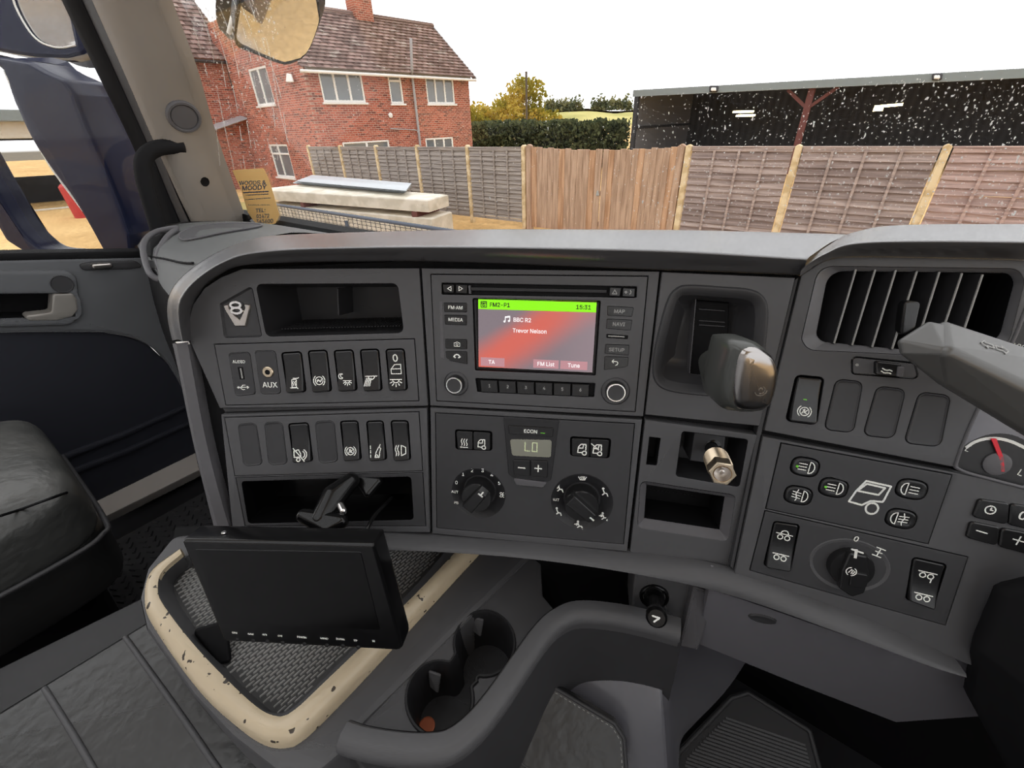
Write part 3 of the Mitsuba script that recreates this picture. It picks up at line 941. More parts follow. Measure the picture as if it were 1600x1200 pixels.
# A pillar trim: from the door seal to the edge of the windscreen
pb_ = spline([(100, -100), (143, 0), (192, 111), (240, 222), (275, 300), (305, 362)], 6)
pr_ = spline([(215, -100), (248, 0), (287, 100), (318, 200), (348, 283), (374, 352)], 6)
n = len(pb_)
c0 = np.array([door.px(x, y, 0.06) for x, y in pb_])
c4 = np.array([screen.px(x, y, 0.01) for x, y in pr_])
f_ = lambda t, out: c0 * (1 - t) + c4 * t + out * (TRv * 0.75 - TFv * 0.65)
add('trim_1', grid([c0 - TRv * 0.05, c0, f_(0.12, 0.035), f_(0.3, 0.055), f_(0.55, 0.05), f_(0.8, 0.02), f_(0.94, 0.004), c4, c4 + TFv * 0.03]), 'pillar_trim', 40, kind='structure', label='pale grey plastic trim of the left windscreen pillar')
TRM = grid([c0, f_(0.12, 0.035), f_(0.3, 0.055), f_(0.55, 0.05), f_(0.8, 0.02), f_(0.94, 0.004), c4])
p_, n_ = hit(TRM, 287, 182)
pp = Pl(p_, n_, np.cross(Z, n_))
cc = (0, 0)
add('tweeter_grille', lathe(pp, cc, [(0.042, -0.03), (0.042, 0.004), (0.039, 0.009), (0.034, 0.009), (0.032, 0.004), (0.030, 0.006), (0, 0.007)], 36), 'dash_light', 30, parent='trim_1', label='round grey tweeter cover')
p_, n_ = hit(TRM, 320, 284)
add('screw_hole', lathe(Pl(p_, n_, np.cross(Z, n_)), (0, 0), [(0.0135, -0.004), (0.0135, 0.002), (0.011, 0.002), (0.009, 0.001), (0, 0.001)], 20), 'matt_black', parent='trim_1', label='black round hole')
# window frame of the door
lf = spline([(55, -100), (100, 0), (157, 117), (213, 233), (240, 310), (262, 372)], 6)
a0 = np.array([door.px(x, y, 0.0) for x, y in lf])
a1 = np.array([door.px(x, y, 0.05) for x, y in pb_])
mid = lambda t, o: a0 * (1 - t) + a1 * t + TRv * o
D1 = thing('door_1', None, None)
say('door_1', 'dark passenger door of the truck cab', None, None, 'structure')
add('window_frame', grid([a0 - TRv * 0.02, a0 + TRv * 0.012, mid(0.3, 0.02), mid(0.55, 0.016), mid(0.56, 0.006)]), 'rubber_black', 30, parent='door_1', label='black window frame')
add('door_seal', grid([mid(0.58, 0.0), mid(0.62, 0.035), mid(0.74, 0.05), mid(0.84, 0.035), mid(0.86, 0.0)]), 'dash_dark', 30, parent='door_1', label='black rubber seal')
add('seal_edge', grid([mid(0.87, 0.0), mid(0.9, 0.03), mid(0.99, 0.03), mid(1.0, 0.0)]), 'rubber_black', 30, parent='door_1')
hb_ = spline([(285, 228), (262, 229), (242, 233), (228, 243), (223, 258), (226, 285), (236, 320), (249, 365)], 5)
hd = np.array([door.px(x, y, 0.13) for x, y in hb_])
add('grab_handle', tube(hd, 0.020, 14), 'rubber_black', True, label='black curved grab handle on the left windscreen pillar', cat='handle')
# side pane and door panel
dq = door.q([(-420, -260), (20, -260), (100, 0), (157, 117), (213, 233), (240, 310), (255, 392), (-420, 412)])
add('window_2', trimesh.Trimesh(door.w(dq), cap([ccw(dq)]) if np.allclose(ccw(dq), dq) else len(dq) - 1 - cap([ccw(dq)]), process=False), 'clear_pane', kind='structure', label='side window glass of the passenger door')


def dpan(nm, q, h0, h1, m, bev=0.006, r=0.0, holes=(), **k):
    return add(nm, slab(door, rnd(door.q(q), r) if np.any(np.asarray(r) > 0) else door.q(q), h0, h1, bev, holes), m, 30, parent='door_1', **k)


dpan('sill_rubber', [(-300, 398), (230, 390), (236, 401), (-300, 410)], -0.04, 0.03, 'rubber_black')
rec = rnd(door.q([(-200, 457), (112, 455), (117, 492), (-200, 499)]), 0.02)
top_q = door.q(spline([(-300, 520), (100, 516), (170, 519), (220, 533), (262, 570), (320, 680)], 5).tolist() + [(420, 690), (380, 395), (236, 399), (-300, 409)])
add('upper_panel', slab(door, top_q, -0.02, 0.03, 0.01, [rec]), 'door_panel', 30, parent='door_1', label='grey upper door panel')
add('handle_recess', tray(door.off(0.022), rec, 0.05, 0.006), 'matt_black', parent='door_1', label='black recess of the door handle')
dpan('armrest', [(-200, 420), (100, 419), (114, 428), (122, 488), (106, 504), (-200, 511)], 0.01, 0.042, 'door_panel', 0.008, [0, 0.03, 0.03, 0.03, 0.03, 0], holes=[rec], label='raised grey surround of the door handle')
dpan('door_handle', [(76, 455), (108, 454), (114, 462), (116, 480), (107, 490), (82, 496), (40, 496), (33, 491), (38, 487), (74, 483)], 0.0, 0.045, 'handle_grey', 0.005, 0.008, label='satin silver door handle')
add('lock_button', lathe(door, door.uv(91, 440), [(0.024, 0.025), (0.024, 0.044), (0.0225, 0.0445), (0.021, 0.043), (0, 0.043)], 30), 'dash_dark', 30, parent='door_1')
k = dpan('window_switch', [(117, 410), (140, 406), (206, 405), (219, 415), (196, 418), (124, 420)], 0.02, 0.036, 'dash_dark', 0.004, 0.012, label='black window switch')
add('toggle', slab(door, rnd(door.q([(134, 409), (166, 407), (170, 414), (138, 417)]), 0.006), 0.03, 0.052, 0.004), 'satin_metal', 30, parent=k)
low_q = door.q([(-300, 518), (100, 514), (170, 517), (225, 533), (270, 575), (330, 650), (520, 640), (520, 760), (150, 795), (-300, 900)])
add('lower_panel', slab(door, low_q, -0.05, 0.012, 0.01), 'door_dark', 30, parent='door_1', label='dark lower door panel')
for y0 in (0, 28):
    p_ = door.q([(60, 720 + y0), (190, 672 + y0), (330, 612 + y0), (332, 617 + y0), (192, 680 + y0), (62, 729 + y0)])
    add('crease_rib', slab(door, p_, 0.0, 0.024, 0.006), 'door_dark', 30, parent='door_1')
# sill step and floor
step = Pl(tr(-1.70, 0, -1.06), TRv * 0.5 + Z, TFv)
add('sill_step', slab(step, step.q([(-60, 862), (158, 770), (318, 690), (330, 704), (330, 728), (180, 803), (-60, 915)]), -0.03, 0.012, 0.008), 'step_grey', 30, kind='structure', label='grey plastic step along the door sill')
FL = level(-1.12)
fq = np.array([[TRv[:2] @ (0, 0), 0]])
corners = [tr(a, b, 0)[:2] for a, b in ((-1.8, -1.3), (0.9, -1.3), (0.9, 0.75), (-1.8, 0.75))]
add('floor', loft(FL, np.array(corners), [(0, -0.05), (0, 0)], bottom=True), 'carpet', kind='structure', label='dark carpeted cab floor')
# firewall under the windscreen, hidden behind the dash
add('wall_front', slab(Pl(tr(0, 0.7, 0), -TFv, TRv), np.array([(-1.8, -1.2), (1.0, -1.2), (1.0, -0.24), (-1.8, -0.24)]), -0.05, 0.0), 'matt_black', kind='structure', label='dark front wall of the cab under the windscreen')
# rubber mat with raised bars
MT = level(-1.105)
mat('mat_rubber', lin(46, 46, 48), 0.6, spec=0.4)
mat('handle_grey', lin(150, 146, 140), 0.4, 0.3)
M_ = thing('floor_mat', 'black rubber mat with raised bars in the passenger footwell', 'floor mat')
mq = np.array([tr(a, b, 0)[:2] for a, b in ((-1.6, -0.45), (-0.75, -0.45), (-0.72, 0.66), (-1.6, 0.66))])
add('base', slab(MT, mq, -0.014, 0.0, 0.003), 'mat_rubber', parent=M_)
bits = []
for i in range(26):
    for j in range(40):
        la, fo = -1.58 + 0.032 * i + 0.016 * (j % 2), -0.42 + 0.027 * j
        a = (0.5 if j % 2 else -0.5) + A38
        c = tr(la, fo, 0)[:2]
        d, e = np.array([math.cos(a), -math.sin(a)]) * 0.012, np.array([math.sin(a), math.cos(a)]) * 0.004
        bits.append(loft(MT, [c - d - e, c + d - e, c + d + e, c - d + e], [(0, 0), (0.002, 0.005)]))
add('raised_bar', join(bits), 'mat_rubber', parent=M_, kind='stuff', label='raised bars of the mat')

# ---------------------------------------------------------------- passenger seat
S_ = thing('passenger_seat', 'black leather passenger seat cushion at the left edge', 'seat')


def super_box(lat0, lat1, f0, f1, z0, z1, e=0.42, dome=0.0, n=(40, 24)):
    th, ph = np.meshgrid(np.linspace(-np.pi, np.pi, n[0]), np.linspace(-np.pi / 2, np.pi / 2, n[1]), indexing='ij')
    sg = lambda x, k: np.sign(x) * np.abs(x) ** k
    x, y, zc = sg(np.cos(ph), e) * sg(np.cos(th), e * 0.8), sg(np.cos(ph), e) * sg(np.sin(th), e * 0.8), sg(np.sin(ph), e)
    z = (z0 + z1) / 2 + zc * (z1 - z0) / 2 + dome * np.maximum(0, 1 - x * x) * (zc > 0) * zc
    P = EYE + ((lat0 + lat1) / 2 + x * (lat1 - lat0) / 2)[..., None] * TRv + ((f0 + f1) / 2 + y * (f1 - f0) / 2)[..., None] * TFv + z[..., None] * Z
    m = grid(P)
    m.merge_vertices()
    return m


CUS = super_box(-1.54, -1.03, -0.62, -0.02, -0.73, -0.56, 0.4, 0.012, (64, 32))
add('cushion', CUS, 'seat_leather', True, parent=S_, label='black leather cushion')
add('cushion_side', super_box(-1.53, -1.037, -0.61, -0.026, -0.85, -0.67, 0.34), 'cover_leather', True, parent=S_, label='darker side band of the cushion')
add('seat_base', super_box(-1.5, -1.1, -0.58, -0.1, -1.1, -0.8, 0.3), 'matt_black', True, parent=S_, label='black seat base')
pip = [tr(-1.033, -0.6, -0.695), tr(-1.029, -0.3, -0.695), tr(-1.029, -0.1, -0.695), tr(-1.047, -0.036, -0.695), tr(-1.105, -0.02, -0.695), tr(-1.45, -0.02, -0.695)]
add('piping', tube(spline(pip, 6), 0.005, 8), 'dash_dark', True, parent=S_, label='stitched piping')
add('seam', tube(spline([hit(CUS, x, y)[0] + 0.0005 * Z for x, y in ((2, 806), (30, 797), (60, 786), (82, 778), (104, 770))], 6), 0.0026, 6), 'matt_black', True, parent=S_)

# ---------------------------------------------------------------- mirrors outside
mo = at(90, 240, 1.29)
_in = ray(50, 236) / np.linalg.norm(ray(50, 236))
_out = -TFv - 0.25 * TRv
mn = _out / np.linalg.norm(_out) - _in
mp = Pl(mo, mn, (1, 0, 0))
glass = mp.q(spline([(-70, 100), (18, 103), (45, 160), (70, 215), (100, 262), (130, 303), (155, 345), (176, 384)], 4).tolist() + spline([(160, 392), (97, 388), (67, 370), (43, 340), (20, 300), (0, 266), (-70, 140)], 4).tolist())
hous = mp.q([(-90, 70), (0, 90), (27, 92), (67, 99), (92, 113), (124, 127), (138, 148), (157, 200), (187, 267), (207, 317), (222, 363), (224, 400), (170, 412), (80, 404), (30, 372), (0, 318), (-30, 262), (-90, 165)])
WM = thing('wing_mirror', 'large navy wing mirror seen through the passenger window', 'mirror')
add('housing', loft(mp, rnd(hous, 0.02, 4), [(0.03, -0.16), (0.0, -0.08), (0, 0.03), (0.006, 0.042), (0.012, 0.045)], [glass[::1]], top=True), 'navy_paint', 30, parent=WM, label='navy housing')
add('mirror_glass', loft(mp, glass, [(0, 0), (0, 0.004)]), 'mirror_glass', parent=WM, label='mirror glass showing the sandy yard')
gr = [np.vstack([x, x[:1]]) for x in (inset(ccw(glass), 0.003),)][0]
wm2 = Pl(at(80, 20, 1.35), (0.25, -0.95, 0.05), (1, 0.2, 0))
g2 = wm2.q(spline([(15, -60), (25, 0), (45, 42), (66, 66), (95, 76), (122, 72)], 4).tolist() + [(112, 25), (92, -60)])
h2 = wm2.q([(-90, -90), (120, -90), (126, 20), (142, 84), (110, 92), (60, 90), (20, 84), (-90, 60)])
W2 = thing('wide_angle_mirror', 'upper wide angle mirror above the wing mirror, dark with a pale rim', 'mirror')
add('housing', loft(wm2, rnd(h2, 0.02, 4), [(0.03, -0.14), (0.0, -0.06), (0, 0.01), (0.008, 0.016)], [g2]), 'navy_paint', 30, parent=W2)
add('mirror_glass', loft(wm2, g2, [(0, 0), (0.004, 0.003)]), 'mirror_glass', parent=W2)
add('pale_edge', tube(mp.w(spline([mp.uv(x, y) for x, y in ((22, 112), (42, 160), (66, 215), (93, 262), (120, 300), (147, 336))], 4), 0.02), 0.006, 8), 'upvc', True, parent=WM, label='white strip drawn for the reflection along the mirror edge')  # white tube stands in for a bright reflection along the glass
add('rim', tube(np.vstack([wm2.w(g2[:-2], 0.014)]), 0.003, 6), 'upvc', True, parent=W2, label='pale rim line')
# front kerb mirror above the windscreen
fm = Pl(at(430, 40, 1.75), (0.28, -0.55, -0.62), (0.9, 0.3, 0))
fo = fm.q(spline([(366, 59), (394, 80), (435, 97), (456, 97), (479, 81), (496, 41), (499, 18), (488, -30), (430, -70), (384, -40)], 5, closed=True))
KM = thing('kerb_mirror', 'convex front kerb mirror hanging outside the top of the windscreen', 'mirror')
r0 = ccw(fo)
cen = r0.mean(0)
add('housing', loft(fm, r0, [(0.05, -0.09), (0.01, -0.05), (0, -0.01), (0, 0.006), (0.004, 0.008)], [(cen + (r0 - cen) * 0.965)], top=True), 'gloss_black', 30, parent=KM, label='black housing rim')
rings = []
dome = lambda uv: 0.03 * (1 - np.sum((uv - cen) ** 2, 1) / np.max(np.sum((r0 - cen) ** 2, 1)))
curves = [fm.w(cen + (r0 - cen) * k, dome(cen + (r0 - cen) * k) - 0.012) for k in np.linspace(0.97, 0.01, 12)]
curves = [np.vstack([c, c[:1]]) for c in curves]
mm = grid(curves)
mm.merge_vertices()
add('mirror_glass', mm, 'mirror_glass', True, parent=KM, label='convex mirror glass')
add('bracket', tube([at(384, 2, 1.70), at(366, 30, 1.72), at(357, 52, 1.75)], [0.02, 0.016, 0.008], 8), 'upvc', True, parent=KM, label='white highlight drawn along its left edge')  # white tube stands in for the highlight on the left edge

# things behind and beside the truck
bw = Pl((-23, -15.5, 0), (0.85, 0.52, 0), (-0.52, 0.85, 0))
GA = thing('garage', 'cream garage with a dark opening, seen in the wing mirror', 'garage')
add('wall', slab(bw, rect(-7, 0, 7, 3.4), -0.3, 0, 0.01, [rect(-2.5, 0.05, 3.2, 2.8)]), 'garage_cream', parent=GA)
add('roof', slab(bw, rect(-7.4, 3.4, 7.4, 3.8), -5, 0.5, 0.02), 'shed_fascia', parent=GA)
add('inner_wall', slab(bw, rect(-7, 0, 7, 3.4), -5.3, -5, 0.01, [rect(-2.0, 1.2, 2.6, 2.8)]), 'shed_dark', parent=GA)
add('door', slab(bw, rect(-4.6, 0, -2.6, 2.2), 0, 0.08, 0.01), 'green_paint', parent=GA, label='green door')
add('red_bin', lathe(level(-EYE[2]), (-19.0, -13.0), [(0.35, 0), (0.4, 1.1), (0.3, 1.2), (0, 1.2)], 16), 'red_paint', label='red bin beside the green garage door, seen in the wing mirror', cat='bin')
gp = Pl(hray(205, 280, 9.5) * [1, 1, 0], NF, DF)
PG_ = thing('palisade_gate', 'pale galvanised palisade gate seen past the wing mirror', 'gate')
for i in range(16):
    t = -1.6 + 0.15 * i
    add('pale', slab(gp, np.array([(t - 0.035, 0.1), (t + 0.035, 0.1), (t + 0.035, 1.55), (t, 1.65), (t - 0.035, 1.55)]), 0, 0.03, 0.005), 'galvanised', parent=PG_)
for z in (0.4, 1.3):
    add('rail', bar(gp.w((-1.7, z), -0.02)[0], gp.w((0.75, z), -0.02)[0], 0.06, 0.03, NF), 'galvanised', parent=PG_)
for t in (-1.7, 0.8):
    add('post', bar(gp.w((t, 0), 0)[0], gp.w((t, 1.75), 0)[0], 0.1, 0.1, NF), 'galvanised', parent=PG_)


def bush(px, py, Y, h, w, n, m, label, seed, name='bush'):
    b = hray(px, py, Y) * [1, 1, 0]
    pts = np.vstack([blob(n, b + [0, 0, h * 0.45], np.array([w, w, h * 0.55]), seed)])
    pts = pts[pts[:, 2] > 0.05]
    add(name, leaves(len(pts), pts, 0.16, seed), m, label=label, cat='bush')


bush(185, 235, 24, 2.4, 5.0, 3000, 'leaf_yellow', 'yellow green bushes beyond the palisade gate', 71)

# ---------------------------------------------------------------- sticker inside the windscreen
st = screen.off(0.004)
sq = st.q([(363, 266), (412, 263), (419, 277), (424, 292), (437, 336), (431, 349), (415, 353), (398, 347), (387, 331), (377, 296)])
SK = thing('windscreen_sticker', 'amber permit sticker in the lower left corner of the windscreen', 'sticker')
add('sheet', loft(st, rnd(sq, [0.006, 0.006, 0, 0, 0.012, 0.012, 0.012, 0.012, 0, 0], 4), [(0, 0), (0, 0.0006)]), 'sticker_amber', parent=SK)


def stick(s, x0, y0, x1, y1, hpx, bold=True, sq_=1.0):
    a, b = st.uv(x0, y0), st.uv(x1, y1)
    d = b - a
    up = st.uv((x0 + x1) / 2, (y0 + y1) / 2 - hpx / 2) - st.uv((x0 + x1) / 2, (y0 + y1) / 2 + hpx / 2)
    m = meshkit.text_mesh(s, 1.0, 0.2, bold)
    m.vertices[:, 0] = (m.vertices[:, 0] - m.bounds[0][0]) / m.extents[0]
    m.vertices = st.w(a + m.vertices[:, :1] * d + (m.vertices[:, 1:2] - 0.5) * up, 0.0006 + m.vertices[:, 2] * 0.0015)
    add('lettering', m, 'print_navy', parent=SK, label='dark lettering')


stick('WOODS &', 374, 286, 416, 285, 6)
stick('MOODY', 379, 294, 417, 292, 7)
stick('TEL:', 400, 329, 415, 328, 6)
stick('01472', 401, 338, 421, 337, 6)
stick('345600', 401, 346, 427, 345, 6)
for (xa, ya, xb, yb, t_) in ((380, 301, 420, 299, 1.6), (384, 305, 420, 303, 1.0), (383, 312, 423, 309, 0.8), (388, 320, 422, 320, 0.6)):
    a, b = st.uv(xa, ya), st.uv(xb, yb)
    d = b - a
    nn = np.array([-d[1], d[0]]) / np.linalg.norm(d) * t_ * 0.001
    add('printed_line', loft(st, [a - nn, b - nn, b + nn, a + nn], [(0, 0.0006), (0, 0.001)]), 'print_navy', parent=SK)

# ---------------------------------------------------------------- roof, back wall and driver's door of the cab
mat('headliner', lin(238, 238, 240), 0.9, spec=0.1)
RF = Pl(tr(0, 0, 0.62), -Z, TRv)
rq = lambda pts: np.array([[np.dot(tr(a, b, 0) - RF.o, RF.u), np.dot(tr(a, b, 0) - RF.o, RF.v)] for a, b in pts])
add('ceiling', slab(RF, rq([(-1.8, -1.15), (0.75, -1.15), (0.75, 0.42), (-1.8, 0.42)]), -0.04, 0.0, 0.004, [rq([(-1.35, -0.95), (0.1, -0.95), (0.1, 0.22), (-1.35, 0.22)])]), 'headliner', kind='structure', label='pale headliner of the cab with an added roof opening that lets in light')  # unseen opening, added and sized to brighten the cab
BW = Pl(tr(0, -1.12, 0), TFv, -TRv)
add('wall_back', slab(BW, rect(-0.75, -1.15, 1.8, 0.64), -0.04, 0.0, 0.004), 'headliner', kind='structure', label='pale back wall of the cab')
DR = Pl(tr(0.72, 0, 0), -TRv, -TFv)
add('door_2', slab(DR, rect(-0.6, -1.15, 1.12, -0.32), -0.05, 0.0, 0.004), 'door_panel', kind='structure', label='driver door panel')
add('wall_left', slab(door, rect(-1.15, -1.15, -0.75, 0.62), -0.05, 0.0, 0.004), 'headliner', kind='structure', label='pale left wall behind the door')

# the outside of the cab front, as the kerb mirror shows it
CF = Pl(tr(0, 0.86, 0), TFv, -TRv)
add('cab_front', slab(CF, rect(-0.9, -1.9, 1.85, -0.32), -0.08, 0.0, 0.03), 'navy_paint', 30, kind='structure', label='navy outside front of the cab below the windscreen')
tb = np.array([-5.5, -17.0, 0])
kt = thing('tree', 'tall airy tree behind the truck, seen in the upper wide angle mirror', 'tree')
pts = np.vstack([blob(700, tb + [1.6 * math.cos(i * 2.1), 1.6 * math.sin(i * 2.1), 5 + 0.8 * i], (2.0, 2.0, 1.8), 300 + i) for i in range(6)])
add('foliage', leaves(len(pts), pts, 0.16, 301), 'leaf_green', parent=kt)
add('trunk', tube([tb, tb + [0.1, 0, 4], tb + [0, 0.1, 8]], [0.25, 0.18, 0.08], 8), 'bark', parent=kt)
# steering wheel added just outside the view to shade the lower right dash
SWP = Pl(tr(0.42, 0.10, -0.40), -TFv * 0.55 + Z * 0.83, TRv)
SW_ = thing('steering_wheel', 'black steering wheel added out of view to shade the right dash', 'steering wheel')
add('rim', tube(SWP.w(0.225 * np.stack([np.cos(np.arange(48) * np.pi / 24), np.sin(np.arange(48) * np.pi / 24)], 1)), 0.016, 12, closed=True), 'rubber_black', True, parent=SW_)
add('hub', lathe(SWP, (0, 0), [(0.075, -0.06), (0.08, -0.02), (0.06, 0.0), (0, 0.004)], 32), 'dash_dark', 30, parent=SW_)
for a in (0.0, math.pi, 1.3 * math.pi, 1.7 * math.pi):
    add('spoke', tube([SWP.w((0.07 * math.cos(a), 0.07 * math.sin(a)), -0.02)[0], SWP.w((0.222 * math.cos(a), 0.222 * math.sin(a)), 0.0)[0]], [0.018, 0.013], 10), 'dash_dark', True, parent=SW_)
# ================================================================ the dashboard
PC = facing(-10, 16, 673, 640, 0.505)
PLf = facing(-1.5, 16.5, 673, 640, 0.505)
PG = facing(-10.5, 15, 1010, 650, 1.0)
PG.o = PC.px(1010, 650)
PR = facing(-16, 19, 1190, 680, 1.0, -4)
PR.o = PC.px(1190, 680, 0.004)
DBD = thing('dashboard', 'dark grey curved truck dashboard with padded top', 'dashboard')


def q2(pl, pts, r=0.0, n=5):
    return rnd(pl.q(pts), r, n)


def dash(nm, m, mt='dash_plastic', smooth=35, **k):
    return add(nm, m, mt, smooth, parent=DBD, **k)


def piece(nm, pl, pts, r=0.0, h0=-0.014, h1=0.0, bev=0.0012, holes=(), mt='dash_plastic', parent=DBD, **k):
    return add(nm, slab(pl, q2(pl, pts, r), h0, h1, bev, holes), mt, 35, parent=parent, **k)


def grow(poly, d):
    return inset(ccw(poly), -d)


# --- pad along the top
def pad_curves(I, M, S, pl_of, hI, hM, hS, back):
    I, M, S = [spline(x, 8) for x in (I, M, S)]
    cI = np.array([pl_of(x).px(x, y, hI) for x, y in I])
    cM = np.array([pl_of(x).px(x, y, hM) for x, y in M])
    cS = np.array([pl_of(x).px(x, y, hS(x)) for x, y in S])
    n = 90
    cI, cM, cS = resample(cI, n), resample(cM, n), resample(cS, n)
    q = [cI - 0.012 * (cM - cI) + [0, 0.012, 0], cI]
    out = (EYE - cM) / 0.5
    ctrl = [cI, cI * 0.6 + cM * 0.4 + 0.006 * out, cI * 0.2 + cM * 0.8 + 0.007 * out, cM + 0.003 * out, cM * 0.88 + cS * 0.12 + [0, 0, 0.001], cM * 0.5 + cS * 0.5 + [0, 0, 0.002], cS, cS + np.asarray(back) * 0.3, cS + back]
    dense = spline(np.array(ctrl).reshape(len(ctrl), -1), 4).reshape(-1, n, 3)
    return grid(np.vstack([[q[0]], dense]))


plx = lambda x: PLf if x < 673 else PC
padI = [(296, 533), (293, 503), (298, 476), (316, 449), (342, 430), (375, 416), (450, 411), (560, 409), (660, 409), (800, 413), (1000, 421), (1100, 424), (1252, 430)]
padM = [(284, 533), (278, 500), (279, 472), (295, 447), (322, 424), (352, 407), (384, 396), (450, 389), (560, 386), (660, 385), (800, 386), (1000, 390), (1100, 394), (1262, 404)]
padS = [(273, 533), (266, 500), (266, 470), (278, 444), (303, 420), (333, 400), (366, 384), (420, 369), (520, 364), (660, 360), (800, 358), (1000, 359), (1100, 360), (1322, 366)]
dash('pad', pad_curves(padI, padM, padS, plx, 0.004, 0.024, lambda x: -0.03 - 0.075 * min(max((x - 330) / 200, 0), 1), np.array([0.02, 0.2, -0.07])), 'pad_leather', True, label='grained leather pad along the dash top')
hI = [(1250, 432), (1262, 424), (1283, 411), (1322, 402), (1450, 403), (1660, 408)]
hM = [(1251, 424), (1263, 412), (1290, 396), (1335, 380), (1450, 376), (1660, 378)]
hS = [(1253, 415), (1266, 402), (1296, 381), (1342, 361), (1420, 351), (1660, 350)]
dash('binnacle_hood', pad_curves(hI, hM, hS, lambda x: PR, 0.006, 0.03, lambda x: -0.03 - 0.06 * min(max((x - 1266) / 80, 0), 1), np.array([0.08, 0.2, -0.07])), 'pad_leather', True, label='grained hood over the instruments')
# --- backing behind all joints

# --- left section
slot = q2(PLf, [(399.5, 444), (621, 443), (630.5, 520), (416, 526)], 0.006)
badge_t = q2(PLf, [(343, 475), (393, 447), (409, 526), (350, 528)], 0.003)
sp1 = PLf.q([(335, 538.5), (647, 530), (654, 626), (353, 633)])
sp2_ = PLf.q([(351, 653), (654, 644), (660, 735.5), (367, 743.5)])
bin3 = PLf.q([(368.5, 746.5), (660, 738.5), (665, 822), (383, 822)])
piece('left_frame', PLf, [(297, 535), (294, 502), (301, 476), (319, 450), (345, 433), (378, 420), (655, 419), (668.5, 634), (343, 638)], 0, holes=[slot, badge_t, grow(sp1, 0.0006)])
dash('badge_tray', tray(PLf, badge_t, 0.003, 0.0015), 'dash_dark')
dash('storage_slot', tray(PLf, slot, 0.075, 0.006), 'panel_black', label='open black storage slot')
rb_ = []
for i in range(9):
    y = 502 + 2.3 * i
    d_ = 0.07 - 0.006 * i
dv = PLf.q([(508, 452), (511, 452), (513, 497), (510, 497)])
dash('slot_divider', slab(PLf, dv, -0.074, -0.03, 0.001), 'panel_black')
ribs = []
fl = PLf.q([(430, 519), (622, 514)])
for i in range(40):
    t = fl[0] + (fl[1] - fl[0]) * (i + 0.5) / 40
    ribs.append(bar(PLf.w(t + [0, 0.002], -0.012)[0], PLf.w(t + [0.0, 0.006], -0.07)[0], 0.0012, 0.0012, PLf.v))
dash('slot_ribs', join(ribs), 'panel_black', False, kind='stuff', label='fine ribs on the floor of the slot')
piece('left_lower_frame', PLf, [(345, 648), (667, 638), (671.5, 832), (363, 829)], 0, holes=[grow(sp2_, 0.0006), grow(bin3, 0.0006)])
piece('ledge', PLf, [(342, 640), (668, 634.5), (667, 637.5), (346, 647)], 0, -0.014, -0.006, mt='dash_dark')
binr = q2(PLf, [(377, 752.5), (642, 745), (646, 812), (388, 818)], 0.004)
dash('left_bin_frame', slab(PLf, bin3, -0.012, 0.0, 0.001, [binr]), 'dash_dark')
dash('left_bin', tray(PLf, binr, 0.06, 0.004), 'gloss_black', label='glossy black open bin behind the monitor')
# strip down the left side of the dash
stp = spline([(275, 535), (285, 580), (305, 680), (325, 765), (340, 826)], 6)
stq = spline([(295, 534), (303, 580), (322, 680), (343, 765), (362, 830)], 6)
A_ = np.array([PLf.px(x, y, -0.01) for x, y in stp])
B_ = np.array([PLf.px(x, y, 0.001) for x, y in stq])
dash('side_strip', grid([A_ + [0, 0.05, 0], A_, A_ * 0.75 + B_ * 0.25 + PLf.n * 0.010, A_ * 0.4 + B_ * 0.6 + PLf.n * 0.011, B_ + PLf.n * 0.002, B_ - PLf.n * 0.012]), 'dash_light', 40, label='grey strip down the left side of the dash')
dash('side_strip_end', grid([[PLf.px(274, 534, -0.01), PLf.px(295, 533, 0.003)], [PLf.px(276, 540, -0.005), PLf.px(297, 538, 0.006)]]), 'satin_metal', label='bright end of the side strip')
# left flank, hidden side of the stack
dash('left_flank', grid([A_ + [0, 0.04, 0], A_ + [0.05, 0.28, 0.0]]), 'matt_black', True)

# --- centre, gear and right frames
radio_q = PC.q([(673.5, 429), (1012, 432), (992, 643), (682.5, 626)])
clim_q = PC.q([(680.7, 645.6), (991, 662.5), (974, 850), (682.5, 824.5)])
piece('radio_frame', PC, [(658, 419), (1031, 424), (1005, 651), (672, 634)], 0, holes=[grow(radio_q, 0.0006)])
piece('climate_frame', PC, [(672, 637), (1003.5, 656), (980, 862), (675, 834)], 0, holes=[grow(clim_q, 0.0006)])
gear_o = PG.q(spline([(1075, 447), (1130, 450), (1172, 454), (1192, 466), (1198, 490), (1194, 540), (1187, 600), (1172, 621), (1120, 618), (1054, 611), (1027, 598), (1021, 568), (1031, 515), (1044, 470), (1056, 453)], 5, closed=True))
piece('gear_frame', PG, [(1034.5, 425), (1243, 434), (1187, 666), (1008, 648)], 0, holes=[gear_o])
glow = [(1008, 656), (1184, 680), (1144.5, 891), (984, 863)]
cav = q2(PG, [(1066, 674), (1169, 687), (1155, 761), (1056, 744)], 0.003)
ss = PG.q([(1015, 683), (1032, 685), (1026, 727), (1010, 725.6)])
tr_o = q2(PG, [(1001, 751.6), (1149.6, 774), (1137.7, 846), (996, 824)], 0.006)
piece('socket_frame', PG, glow, 0.0, holes=[cav, ss, tr_o])
dash('small_slot', tray(PG, ss, 0.02, 0.0005), 'matt_black', label='small black empty slot')
dash('fitting_cavity', tray(PG, cav, 0.05, 0.002), 'panel_black', label='dark cavity around the air fitting')
dash('cavity_block', slab(PG, PG.q([(1090, 676), (1140, 682), (1135, 735), (1082, 728)]), -0.049, -0.012, 0.002), 'dash_dark')
dash('coin_tray_edge', tray(PG, tr_o, 0.009, 0.008, top=False), 'dash_light', 30, label='bevelled edge of the small tray')
tr_i = inset(ccw(tr_o), 0.0085)
